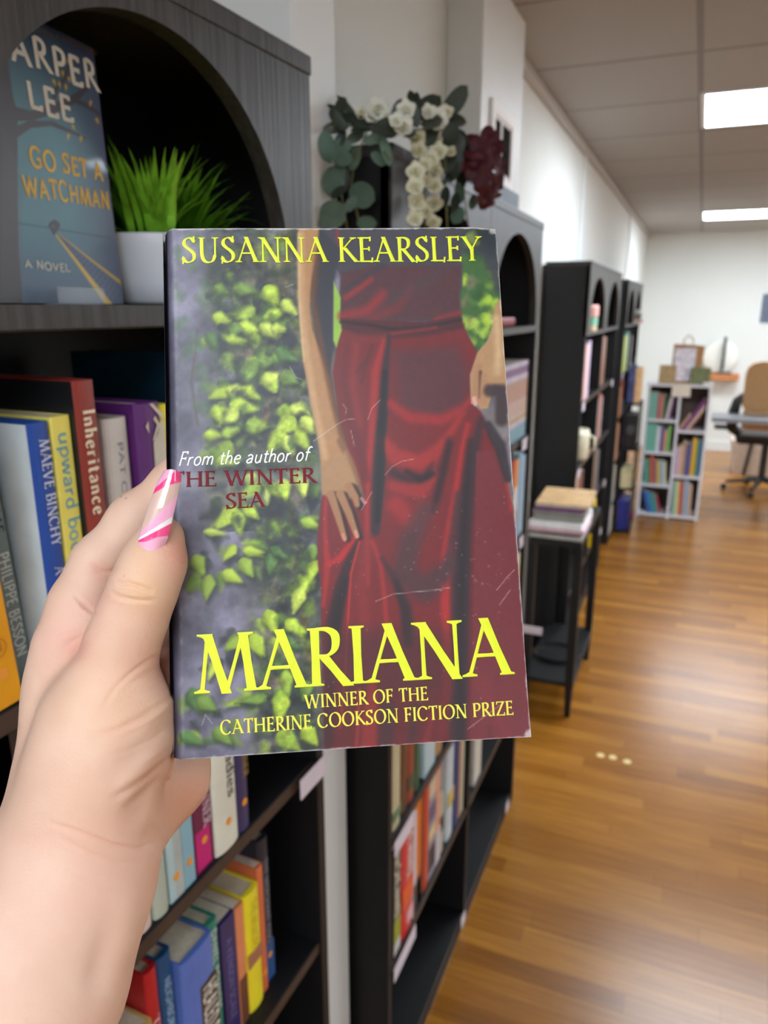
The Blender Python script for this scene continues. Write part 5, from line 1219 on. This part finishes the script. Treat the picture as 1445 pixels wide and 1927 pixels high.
for x, y, a_, b_, an in [(615, 277, 27, 14, 1.8), (646, 273, 16, 10, -.2), (643, 296, 18, 16, .6), (627, 341, 26, 19, 1.3), (681, 367, 24, 21, -.4), (626, 403, 24, 22, .2), (690, 420, 18, 12, 0), (712, 299, 16, 9, -.5), (726, 284, 25, 10, 2.0), (667, 298, 22, 10, 1.3), (660, 384, 16, 9, .9), (896, 317, 19, 15, 1.9), (890, 380, 20, 10, 1.2), (864, 363, 22, 10, 1.5), (861, 405, 20, 14, 1.2), (668, 258, 18, 9, .5), (640, 320, 16, 10, 1.9), (700, 262, 16, 8, .3), (612, 420, 14, 12, .4)]:
    leaf_mb(MB(), gpt(x, y, rg.uniform(.0, .03)), mm(a_), mm(b_), an, -ray(x, y).normalized() + Vector((rg.uniform(-.4, .4), rg.uniform(-.4, .4), rg.uniform(-.2, .5))), .12).build('eucalyptus_leaf', EUC, gl, smooth=True)
dk = MB()
for x, y, a_, b_, an in [(854, 194, 36, 15, .95), (802, 204, 32, 15, .75), (857, 225, 20, 9, -.3), (854, 277, 26, 17, 1.2), (842, 300, 24, 13, 1.6), (866, 262, 20, 12, 2.2), (640, 215, 24, 9, -.5), (655, 206, 26, 6, -.8), (632, 240, 22, 8, .2), (676, 228, 26, 7, -.3), (730, 225, 20, 9, .6), (748, 210, 18, 8, 1.2), (778, 215, 20, 9, 1.9), (690, 240, 26, 8, .3), (720, 246, 22, 8, -.3), (850, 318, 26, 12, 1.4), (840, 340, 24, 10, 1.7), (868, 340, 24, 9, 1.3), (880, 290, 22, 12, .9), (905, 290, 16, 8, .4), (640, 262, 16, 7, 1.0), (650, 340, 18, 6, 1.4), (636, 362, 14, 6, .6), (812, 230, 18, 8, .2), (764, 245, 16, 8, -.4), (640, 200, 20, 8, .9), (666, 222, 22, 9, .1), (700, 232, 20, 9, .5), (738, 236, 22, 9, -.1), (786, 200, 20, 9, 1.3), (812, 250, 22, 11, 1.2), (846, 250, 24, 12, .8), (858, 300, 22, 11, 1.9), (874, 300, 18, 10, 1.0), (634, 226, 18, 8, -.9), (776, 190, 16, 7, 1.7), (838, 370, 20, 8, 1.6), (856, 380, 20, 8, 1.3), (832, 280, 20, 10, 1.5)]:
    leaf_mb(dk, gpt(x, y, rg.uniform(-.0, .02)), mm(a_ * 1.12), mm(b_ * 1.2), an, -ray(x, y).normalized() + Vector((rg.uniform(-.6, .6), rg.uniform(-.6, .6), rg.uniform(-.2, .8))), .2)
dk.build('dark_leaves', DKL, gl, smooth=True)
sm_ = MB()
for P_ in [[(622, 240), (660, 236), (710, 246), (760, 250), (810, 240), (850, 250), (880, 270)], [(650, 250), (646, 300), (640, 350), (648, 400), (655, 440)], [(690, 250), (668, 300), (660, 350), (676, 420)], [(799, 250), (802, 300), (800, 360), (799, 440)], [(836, 260), (838, 320), (840, 400), (842, 440)], [(862, 300), (872, 350), (880, 420)], [(700, 248), (720, 280), (735, 300)], [(745, 250), (780, 262), (806, 280)]]:
    sm_.tube([gpt(x, y, .005) for x, y in P_], .0016, 6)
sm_.build('stems', STEM, gl, smooth=True)
def blossom(x, y, r, kind, off):
    c = gpt(x, y, off); R_ = mm(r); view = (EYE - (Vector(c) + Vector((-.42, 1.05, 1.825)))).normalized(); mb = MB(); n = 5 if kind == 'spray' else 6
    for ring, tilt, sc_ in ((0, .35, 1.0), (1, .9, .7)):
        for k in range(n):
            a = 6.283 * k / n + ring * .5 + x
            rad = RGT * math.cos(a) + UPV * math.sin(a); d = (rad * math.cos(tilt) + view * math.sin(tilt)).normalized()
            s_ = view.cross(rad).normalized(); nn = d.cross(s_); L = R_ * sc_; vs = []; fs = []
            for i in range(6):
                t_ = i / 5; hw = L * .48 * math.sin(math.pi * (.12 + .83 * t_)) ** .8
                for j in (-1, 0, 1): vs.append(Vector(c) + d * (L * t_) + s_ * (j * hw) - nn * (abs(j) * hw * .3) + nn * (.25 * L * t_ * t_))
            for i in range(5):
                for j in range(2): fs.append((i * 3 + j, i * 3 + j + 1, i * 3 + j + 4, i * 3 + j + 3))
            mb.add(vs, fs)
    o = mb.build('white_blossom', PET if kind == 'spray' else PETW, gl, smooth=True)
    cb = MB(); cb.lathe([(0, -.5), (.8, -.3), (1, 0), (.8, .5), (0, .8)], n=10); cb.v = [(c[0] + view.x * R_ * .1 + v[0] * R_ * .16, c[1] + view.y * R_ * .1 + v[1] * R_ * .16, c[2] + v[2] * R_ * .16) for v in cb.v]
    cb.build('flower_heart', CEN, o, smooth=True)
for x, y, r in [(712, 208, 21), (764, 208, 17), (821, 226, 24), (759, 240, 18), (700, 218, 16), (728, 222, 15), (806, 212, 15), (745, 228, 13)]: blossom(x, y, r, 'big', .02)
for x, y, r in [(785, 262, 17), (818, 262, 16), (788, 284, 17), (826, 286, 18), (812, 300, 16), (782, 325, 19), (818, 322, 18), (800, 310, 15), (781, 352, 18), (818, 350, 17), (800, 342, 14), (784, 382, 18), (817, 384, 19), (802, 400, 14), (781, 412, 17), (816, 420, 16), (840, 212, 15), (680, 214, 12), (848, 286, 12)]: blossom(x, y, r, 'spray', rg.uniform(.005, .025))
bf = MB()
for k in range(170):
    u_, v_ = rg.uniform(-1, 1), rg.uniform(-1, 1)
    if u_ * u_ + v_ * v_ > .92: continue
    x, y = 910 + u_ * 40, 314 + v_ * 74
    if u_ < -.3 and v_ > .3: continue
    o_ = .05 * math.sqrt(max(0, 1 - u_ * u_ - v_ * v_)); c = gpt(x, y, o_); ang = math.atan2(-v_ * 1.4, u_) + rg.uniform(-.8, .8)
    leaf_mb(bf, c, mm(rg.uniform(11, 19)), mm(rg.uniform(9, 14)), ang, Vector((u_ * .5 + .6, -.8 + rg.uniform(-.7, .7), -v_ + rg.uniform(-.6, .6))), rg.uniform(-.5, .5), 6, rg.uniform(-.4, .4))
bf.build('burgundy_flower', BUR, gl, smooth=True)
# blue-grey paper box on top of the same bookcase
MBx = MB().box(-.56, -.44, 1.66, 1.93, 1.8236, 1.866, .004)
tag(MBx.build('paper_box', mat('blue_grey_card', (116, 128, 142), .6, .06)), 'flat blue grey box on top of the double bookcase, behind the burgundy flower', 'box')
# framed picture on the pier
fp = empty('picture_frame', (-.559, 2.19, 2.02)); tag(fp, 'small picture in a wide white frame on the white pier', 'picture')
for b in [(-.125, .125, .085, .1), (-.125, .125, -.1, -.085), (-.125, -.1, -.085, .085), (.1, .125, -.085, .085)]: pass
f_ = MB(); [f_.box(.0005, .010, b[0], b[1], b[2], b[3]) for b in [(-.125, .125, .07, .1), (-.125, .125, -.1, -.07), (-.125, -.095, -.07, .07), (.095, .125, -.07, .07)]]
f_.build('frame', mat('bright_white_frame', (250, 250, 250), .6, .01), fp); MB().box(.0005, .006, -.095, .095, -.07, .07).build('mat_board', WHITEPAPER, fp)
pm = MB(); pm.box(.0055, .0075, -.085, -.03, -.06, .06); pm.box(.0055, .0075, .0, .085, -.06, .06); pm.build('picture', mat('dark_print', (26, 26, 28), .95, .4, 30, spec=.05), fp)

# ================================================================== side table with magazines
TB = mat('black_painted_wood', (20, 20, 21), .5, .2, 20, spec=.35)
tb = empty('side_table', (-.43, 3.05, 0)); tag(tb, 'small black two-tier side table carrying magazine stacks', 'table')
MB().box(-.1, .1, -.29, .29, .718, .742, .002).build('table_top', TB, tb); MB().box(-.1, .105, -.29, .29, .135, .153, .002).build('lower_shelf', TB, tb)
for sx in (-1, 1):
    for sy in (-1, 1):
        l = MB(); cx, cy = sx * .088, sy * .276
        ring = lambda w, z: [(cx - w, cy - w, z), (cx + w, cy - w, z), (cx + w, cy + w, z), (cx - w, cy + w, z)]
        l.add(ring(.011, 0) + ring(.016, .2) + ring(.016, .718), [(3, 2, 1, 0), (0, 1, 5, 4), (1, 2, 6, 5), (2, 3, 7, 6), (3, 0, 4, 7), (4, 5, 9, 8), (5, 6, 10, 9), (6, 7, 11, 10), (7, 4, 8, 11), (8, 9, 10, 11)])
        l.build('leg', TB, tb)
MB().box(-.088, .088, .262, .272, .62, .718).build('apron', TB, tb)
ring_ = MB().lathe([(.0, 0), (.085, 0), (.094, .004), (.094, .02), (.088, .02), (.086, .006), (.0, .006)], n=40)
tag(ring_.build('round_tray', mat('dark_tray', (28, 28, 30), .35, .1), smooth=False, M=Matrix.Translation((-.43, 3.0, .1535))), 'round black tray on the lower tier of the side table', 'tray')
def magazine(x0, x1, y0, y1, z, t, rgb, rot, lab, edge=(206, 200, 192)):
    cx, cy = (x0 + x1) / 2, (y0 + y1) / 2
    o = MB().box(x0 - cx, x1 - cx, y0 - cy, y1 - cy, 0, .0016).add([], []).box(x0 - cx, x0 - cx + .0015, y0 - cy, y1 - cy, 0, t).box(x0 - cx, x1 - cx, y0 - cy, y1 - cy, t - .0016, t).build('magazine', cmat(rgb, .3, .2), M=Matrix.Translation((cx, cy, z)) @ Matrix.Rotation(rot, 4, 'Z'))
    MB().box(x0 - cx + .0015, x1 - cx - .001, y0 - cy + .0006, y1 - cy - .001, .0017, t - .0017).build('page_block', cmat(edge, .7, .1), o)
    tag(o, lab, 'magazine', 'magazines on the side table')
mz = [(-.535, -.335, 2.775, 3.06, .7425, .013, (214, 206, 198), .0, 'lowest grey white magazine of the stack on the side table'), (-.53, -.345, 2.79, 3.06, .756, .012, (60, 58, 60), .01, 'thin black magazine second from the bottom of the stack'),
      (-.54, -.33, 2.775, 3.06, .7685, .016, (226, 196, 204), .02, 'pinkish magazine under the bright white one in the stack'), (-.535, -.335, 2.775, 3.05, .785, .022, (240, 240, 244), -.02, 'bright white magazine in the middle of the stack'),
      (-.53, -.34, 2.8, 3.08, .8075, .02, (120, 116, 110), .02, 'thick grey magazine resting on the bright white one'), (-.53, -.335, 2.8, 3.08, .828, .014, (150, 146, 138), -.015, 'thinner grey magazine under the purple one in the stack'),
      (-.53, -.345, 2.81, 3.09, .8425, .013, (120, 76, 128), .02, 'purple and rose magazine near the top of the stack'), (-.53, -.325, 2.82, 3.1, .856, .014, (206, 170, 124), .03, 'cream and orange magazine topping the stack')]
for k, a in enumerate(mz): magazine(*a, edge=[(196, 190, 182), (40, 40, 42), (206, 170, 180), (238, 238, 240), (150, 148, 140), (130, 126, 120), (116, 70, 120), (206, 196, 176)][k])

# ================================================================== white bookcase at the end of the aisle
WB = mat('white_laminate', (226, 226, 232), .45, .03, 8); WBACK = mat('brown_backing', (92, 76, 66), .7, .1, 20)
wb = empty('white_bookcase', (-.325, 6.05, 0)); tag(wb, 'white two-column cubby bookcase full of thin children\'s books at the aisle end', 'bookcase')
WL, WDp, WH = .452, .24, 1.045
for x0 in (0, WL - .018): MB().box(x0, x0 + .018, 0, WDp, 0, WH - .018, .001).build('side_panel', WB, wb)
MB().box(-.004, WL + .004, -.006, WDp, WH - .018, WH, .001).build('top_panel', WB, wb); MB().box(.226, .244, .001, WDp - .006, .0, WH - .018).build('divider', WB, wb); MB().box(.018, WL - .018, WDp - .006, WDp, .0, WH - .018).build('back_panel', WBACK, wb)
WLZ, WRZ = [.774, .522, .265, .03], [.70, .35, .03]
for z in WLZ: MB().box(.018, .226, .0, WDp - .006, z - .018, z).build('shelf', WB, wb)
for z in WRZ: MB().box(.244, WL - .018, .0, WDp - .006, z - .018, z).build('shelf', WB, wb)
W_O = Vector((-.325, 6.05, 0)); XD = Vector((1, 0, 0)); YO = Vector((0, -1, 0))
def cubby(z, s0, items, phrase):
    its = []; s = s0
    for nm_, c, t, h, *ln in items:
        its.append(dict(n=nm_, c=c, s=s, t=t, h=h, d=.17, hard=False, off=-.0 - .015, lean=ln[0] if ln else 0)); s += t + .001 + (ln[1] if len(ln) > 1 else 0)
    for it in its: it['off'] = .018
    book_row(W_O, XD, YO, z, its, phrase, "children's books in the white bookcase")
cubby(.774, .02, [('sea green', (120, 172, 156), .062, .2), ('raspberry', (176, 56, 84), .014, .19), ('coral', (206, 130, 118), .016, .185), ('khaki', (150, 132, 100), .014, .19), ('forest', (64, 100, 88), .016, .18), ('white', (216, 214, 204), .018, .215, 7), ('plum', (124, 78, 128), .016, .2, 7)], 'white bookcase, first narrow cubby')
cubby(.522, .02, [('jade', (112, 176, 158), .074, .215), ('white', (214, 216, 222), .028, .195), ('violet', (92, 82, 142), .024, .2), ('peach', (206, 150, 124), .022, .17), ('leaf green', (126, 180, 104), .026, .2)], 'white bookcase, second narrow cubby')
cubby(.265, .038, [('aqua', (110, 168, 150), .022, .19, -5), ('pine', (64, 132, 110), .02, .19, -5), ('terracotta', (196, 92, 68), .028, .215, -5), ('mauve', (122, 92, 130), .016, .19, -5), ('mustard', (202, 176, 72), .026, .185, -5), ('powder blue', (142, 176, 204), .022, .19, -5), ('cream', (206, 206, 180), .022, .18, -5)], 'white bookcase, third narrow cubby')
cubby(.03, .08, [('cobalt', (56, 96, 170), .026, .18, -16, .0012), ('azure', (66, 136, 176), .026, .17, -16, .0012), ('green blue', (66, 150, 140), .026, .155, -16, .0012), ('garnet', (176, 78, 92), .016, .14, -16)], 'white bookcase, lowest narrow cubby')
cubby(.70, .246, [('buff', (190, 152, 128), .016, .13, 31, .003), ('purple', (118, 66, 120), .016, .27, 31, .003), ('magenta', (150, 76, 128), .012, .25, 31, .0025), ('ivory', (206, 200, 172), .014, .22, 31, .0028), ('brick', (150, 76, 64), .012, .17, 31)], 'white bookcase, leaning in the top wide cubby')
cubby(.35, .247, [('lilac', (196, 170, 190), .024, .21), ('shell pink', (214, 180, 176), .02, .225), ('tan', (190, 156, 118), .024, .26), ('indigo', (88, 84, 138), .042, .25), ('gold', (222, 176, 54), .028, .29), ('moss', (110, 140, 70), .016, .27), ('bright blue', (60, 132, 186), .016, .28)], 'white bookcase, middle wide cubby')
cubby(.03, .258, [('celadon', (150, 184, 168), .026, .27, -2), ('straw', (210, 206, 150), .022, .27, -2), ('vermilion', (196, 92, 62), .028, .27, -2), ('grey blue', (150, 170, 190), .04, .28, -2), ('sand', (206, 170, 140), .022, .25, -2)], 'white bookcase, bottom wide cubby')
TOPZ = WH + .0006
kb = empty('gift_bag', (-.07, 6.17, TOPZ)); tag(kb, 'brown kraft gift bag with rope handles on the white bookcase', 'bag'); KR = mat('kraft_paper', (176, 130, 84), .7, .1, 40)
MB().prism([(-.105, 0), (.105, 0), (.115, .28), (-.1, .29)], -.035, .035, axis=1).build('bag_body', KR, kb)
for dy in (-.036, .036): MB().tube([(-.03, dy, .27), (-.035, dy, .32), (-.005, dy, .355), (.03, dy, .33), (.035, dy, .27)], .004, 6).build('handle', KR, kb, smooth=True)
MB().box(-.09, .06, -.0385, -.0355, .02, .262).build('printed_panel', mat('white_violet_print', (226, 220, 236), .5, .3, 26), kb)
tag(MB().box(-.255, -.135, 6.09, 6.13, TOPZ, TOPZ + .135, .003).build('canvas_block', mat('tan_canvas', (178, 152, 108), .7, .15, 30)), 'square tan canvas block leaning before the kraft gift bag', 'canvas')
tag(MB().box(-.03, .105, 6.08, 6.12, TOPZ, TOPZ + .125, .003).build('canvas_block', mat('olive_canvas', (118, 124, 84), .7, .25, 30)), 'square olive green canvas block before the kraft gift bag', 'canvas')
tag(MB().box(.06, .125, 6.05, 6.075, TOPZ, TOPZ + .022, .005).build('tissue_packet', WHITEPAPER), 'small white packet at the corner of the white bookcase top', 'packet')
sg = MB().box(-.15, -.02, 6.04, 6.0425, .955, 1.05, .0005).build('paper_sign', mat('cream_sign', (226, 216, 200), .6, .12, 14)); tag(sg, 'small cream paper sign taped over the middle of the white bookcase', 'sign')

# ================================================================== desk and chair beyond
DK = mat('grey_desk_laminate', (136, 138, 142), .35, .04, 10); BLK = mat('black_plastic', (30, 30, 32), .4, .1, 30); TAN = mat('tan_upholstery', (186, 144, 98), .8, .08, 60)
dk_ = empty('office_desk', (.98, 6.78, 0)); tag(dk_, 'grey topped desk with black legs in front of the tan office chair', 'desk')
MB().box(-.82, .82, -.2, .14, .705, .742, .003).build('desk_top', DK, dk_)
for x in (.14, .75): MB().tube([(x - .12, -.1, .705), (x - .3, -.1, .012)], .014, 8).build('leg', BLK, dk_); MB().tube([(x - .12, .08, .705), (x + .02, .08, .012)], .014, 8).build('leg', BLK, dk_)
ch = empty('office_chair', (.64, 7.3, 0)); tag(ch, 'tan padded office chair with black arms behind the grey desk', 'chair')
def cushion(x0, x1, y0, y1, z0, z1, b): return MB().box(x0, x1, y0, y1, z0, z1, b)
cushion(-.26, .26, -.25, .25, .46, .55, .03).build('seat', mat('dark_brown_seat', (52, 44, 40), .8, .1, 60), ch)
bk_ = MB(); prof = [(-.25, .80), (-.25, 1.06), (-.235, 1.12), (-.2, 1.155), (-.14, 1.17), (.14, 1.17), (.2, 1.155), (.235, 1.12), (.25, 1.06), (.25, .80), (.22, .77), (-.22, .77)]
bk_.prism(prof, -.36, -.28, axis=1).build('backrest', TAN, ch); bk_2 = MB().box(-.235, .235, -.35, -.27, .6, .775, .03).build('lumbar_pad', mat('pale_tan_upholstery', (206, 166, 124), .8, .06, 60), ch)
for sx in (-1, 1):
    MB().tube([(sx * .2, -.3, .92), (sx * .29, -.34, .84), (sx * .31, -.32, .72), (sx * .3, -.25, .6), (sx * .2, -.12, .5)], [.03, .04, .05, .045, .03], 10).build('arm_bracket', BLK, ch, smooth=True)
    MB().box(sx * .36 - .085, sx * .36 + .085, -.3, -.18, .585, .625, .018).build('armrest', BLK, ch); MB().tube([(sx * .32, -.24, .6), (sx * .22, -.1, .5)], .018, 8).build('armrest_post', BLK, ch)
MB().tube([(0, 0, .1), (0, 0, .45)], .03, 10).build('gas_column', BLK, ch)
for k in range(5):
    a = math.pi + 6.283 * k / 5; lg = MB().tube([(0, 0, .12), (.29 * math.cos(a), .29 * math.sin(a), .075)], [.026, .016], 8).build('base_leg', BLK, ch)
    MB().lathe([(.0, -.014), (.026, -.014), (.026, .014), (.0, .014)], n=16).build('castor', BLK, lg, M=Matrix.Translation((.3 * math.cos(a), .3 * math.sin(a), .027)) @ Matrix.Rotation(math.pi / 2, 4, 'X') @ Matrix.Rotation(0, 4, 'Z'))
bs_ = empty('wicker_basket', (.78, 8.2, 0)); tag(bs_, 'pale woven basket on the floor under the grey desk', 'basket')
MB().prism([(-.34, .0), (.34, .0), (.38, .34), (-.38, .34)], -.18, .18, axis=1).build('basket_body', mat('pale_wicker', (206, 190, 176), .8, .4, 90), bs_)
for x in (-.15, .15): MB().tube([(x - .05, -.19, .34), (x - .09, -.195, .0)], .016, 6).build('strap', BLK, bs_)
sh = empty('wall_shelf', (.28, FAR_Y, .87)); tag(sh, 'short orange wood shelf on the far wall', 'shelf'); MB().box(-.14, .17, -.18, -.0005, -.05, .02, .003).build('board', mat('orange_wood', (186, 120, 72), .5, .15, 20), sh)
pl = empty('round_plate', (.24, FAR_Y - .05, .892)); tag(pl, 'round white disc propped on the wall shelf', 'plate')
MB().lathe([(0, 0), (.17, 0), (.18, .006), (.17, .014), (0, .01)], n=48).build('disc', mat('white_ceramic', (236, 234, 224), .4, .02), pl, M=Matrix.Translation((0, 0, .178)) @ Matrix.Rotation(math.pi / 2 - .05, 4, 'X'), smooth=True)
mo = empty('slim_monitor', (.27, FAR_Y - .13, .8905)); tag(mo, 'slim black screen seen edge on before the white disc', 'monitor')
MB().box(-.014, .014, -.05, .05, .05, .4, .004).build('screen', BLK, mo); MB().box(-.05, .1, -.05, .05, 0, .014, .003).box(-.01, .01, -.01, .01, .014, .06).build('stand', BLK, mo)
vt = empty('air_vent', (.74, FAR_Y, 1.59)); tag(vt, 'white framed wall vent with blue grey louvres on the far wall', 'vent')
fr = MB(); [fr.box(*q) for q in [(-.17, .17, -.012, -.0005, .155, .175), (-.17, .17, -.012, -.0005, -.175, -.155), (-.17, -.15, -.012, -.0005, -.155, .155), (.15, .17, -.012, -.0005, -.155, .155)]]; fr.build('frame', TRIMPAINT, vt)
MB().box(-.15, .15, -.003, -.0005, -.155, .155).build('backing', mat('vent_shadow', (84, 96, 116), .6), vt); lv = MB()
for k in range(14): lv.add([(-.15, -.004, -.15 + k * .022), (.15, -.004, -.15 + k * .022), (.15, -.011, -.138 + k * .022), (-.15, -.011, -.138 + k * .022)], [(0, 1, 2, 3)])
lv.build('louvres', mat('blue_grey_louvre', (136, 146, 166), .5), vt)
# small things among the far bookcases
cn = empty('gift_canister', (-.475, 3.62, 1.4976)); tag(cn, 'pink lidded green canister under the first arch of the third bookcase', 'canister')
MB().lathe([(0, 0), (.036, 0), (.036, .022), (0, .022)], n=24).build('base_band', cmat((214, 184, 150), .5), cn); MB().lathe([(.036, .022), (.038, .024), (.038, .06), (.036, .062), (0, .062)], n=24).build('body', cmat((128, 188, 156), .5), cn); MB().lathe([(0, .062), (.038, .062), (.04, .066), (.04, .108), (.034, .114), (0, .114)], n=24).build('lid', cmat((226, 168, 158), .5), cn)
jr = empty('glass_jar', (-.505, 4.14, 1.4976)); tag(jr, 'little glass jar at the foot of the second arch, third bookcase', 'jar')
MB().lathe([(0, 0), (.03, 0), (.032, .004), (.032, .04), (.022, .05), (.022, .058), (.0, .058)], n=20).build('body', mat('grey_glass', (176, 176, 170), .15, .02, 10, trans=.6), jr, smooth=True); MB().lathe([(0, .058), (.024, .058), (.024, .068), (0, .068)], n=20).build('lid', cmat((120, 116, 108), .4), jr)
cp_ = empty('cream_mug', (-.5, 3.66, .8856)); tag(cp_, 'cream crock on the middle row of the third bookcase', 'crock')
MB().lathe([(0, 0), (.05, 0), (.06, .02), (.062, .12), (.055, .15), (.05, .15), (.05, .02), (0, .02)], n=28).build('body', cmat((214, 206, 178), .5), cp_, smooth=True); MB().tube([(.058, .0, .12), (.085, .0, .11), (.085, .0, .06), (.06, .0, .04)], .007, 6).build('handle', cmat((214, 206, 178), .5), cp_, smooth=True)
bo = empty('model_boat', (-.45, 6.05, 1.5)); tag(bo, 'small grey model boat resting on a red book in the fourth bookcase', 'model boat')
MB().add([(-.05, -.16, .055), (.05, -.16, .055), (.0, .26, .065), (-.035, -.13, .022), (.035, -.13, .022), (.0, .14, .022)], [(0, 1, 2), (0, 3, 4, 1), (1, 4, 5, 2), (2, 5, 3, 0), (3, 5, 4)]).build('hull', cmat((140, 142, 140), .5), bo); MB().box(-.02, .02, -.1, .04, .055, .085, .004).build('cabin', cmat((176, 176, 172), .5), bo)
rb = book_mesh('book', frame((-.46, 5.9, 1.4908), Vector((1, 0, 0)), Vector((0, 0, 1)), Vector((0, -1, 0))), .028, .2, .13, (176, 60, 66)); rb.matrix_world = frame((-.41, 6.14, 1.4908), Vector((1, 0, 0)), Vector((0, 0, 1)), Vector((0, -1, 0))); tag(rb, 'red book lying beneath the grey model boat', 'book')
rk = empty('black_rack', (-.385, 5.62, 0)); tag(rk, 'narrow black tiered rack before the fourth bookcase', 'rack')
for sx in (-.05, .05):
    for sy in (-.14, .14): MB().box(sx - .006, sx + .006, sy - .006, sy + .006, 0, .95).build('post', BLK, rk)
for z in (.02, .33, .62, .94): MB().box(-.056, .056, -.146, .146, z, z + .012).build('tier', BLK, rk)
tg = empty('tote_bag', (-.385, 5.62, .953)); tag(tg, 'navy patterned tote bag with a tan side standing on the black rack', 'bag')
MB().box(-.045, .0, -.12, .12, 0, .25, .008).build('printed_side', mat('navy_print', (62, 72, 118), .7, .5, 24), tg); MB().box(.0005, .04, -.12, .12, 0, .24, .008).build('tan_side', cmat((206, 166, 118), .7), tg); MB().tube([(-.02, -.07, .24), (-.02, -.05, .3), (-.02, .05, .3), (-.02, .07, .24)], .005, 6).build('handle', BLK, tg)
bn = empty('storage_bin', (-.385, 5.62, .033)); tag(bn, 'deep blue plastic bin on the lowest tier of the black rack', 'bin')
MB().prism([(-.115, 0), (.115, 0), (.125, .2), (-.125, .2)], -.038, .038, axis=0).build('bin_body', cmat((40, 48, 128), .4), bn); MB().box(-.042, .042, -.128, .128, .2, .215, .004).build('rim', cmat((44, 54, 138), .4), bn)
bx = empty('cream_box', (-.385, 5.62, .3428)); tag(bx, 'cream cardboard box on the second tier of the black rack', 'box'); MB().box(-.039, .039, -.12, .12, 0, .11, .003).build('box_body', cmat((206, 194, 150), .6), bx); MB().box(-.041, .041, -.122, .122, .11, .135, .003).build('lid', cmat((196, 184, 140), .6), bx)
sp_ = empty('black_speaker', (-.385, 5.62, .6325)); tag(sp_, 'boxy black speaker on the third tier of the black rack', 'speaker'); MB().box(-.04, .04, -.11, .11, 0, .24, .006).build('cabinet', BLK, sp_); MB().lathe([(0, 0), (.035, .0), (.04, -.004), (.03, .002)], n=24).build('cone', cmat((70, 68, 70), .5), sp_, M=Matrix.Translation((0, -.1105, .13)) @ Matrix.Rotation(math.pi / 2, 4, 'X'))
tag(MB().lathe([(.022 * math.sin(math.pi * k / 12), .022 - .022 * math.cos(math.pi * k / 12)) for k in range(13)], n=20).build('toy_ball', cmat((222, 60, 130), .4), smooth=True, M=Matrix.Translation((-.355, 6.0, 0))), 'tiny pink ball on the floor by the white bookcase', 'ball')
lh = MB().box(-.001, .07, 1.08, 1.084, .625, .65, .001).build('label_holder', LABELPAPER, case_b)
# pale spots on the floor
for k, (x, y) in enumerate([(1130, 1421), (1153, 1425), (1180, 1433)]):
    p = EYE + ray(x, y) * (-(EYE.z - .0003) / ray(x, y).z)
    tag(MB().lathe([(0, .0012), (.013, .0012), (.0145, 0)], n=24).build('floor_spot', mat('pale_spot', (232, 206, 142), .4, .05), M=Matrix.Translation((p.x, p.y, .0003))), 'pale round spot on the wood floor, one of three in a line', 'floor sticker', 'three pale floor spots')
# labels: every one of them once
_seen = {}
for o in list(COL.objects):
    if o.parent is None and o.get('label'):
        if len(o['label'].replace('-', ' ').split()) > 16 or (o['label'] in _seen and not o.get('group')): print('LABEL', o.name, o['label'])
        if o['label'] in _seen: print('REPEAT', o.name, o['label'])
        _seen[o['label']] = 1
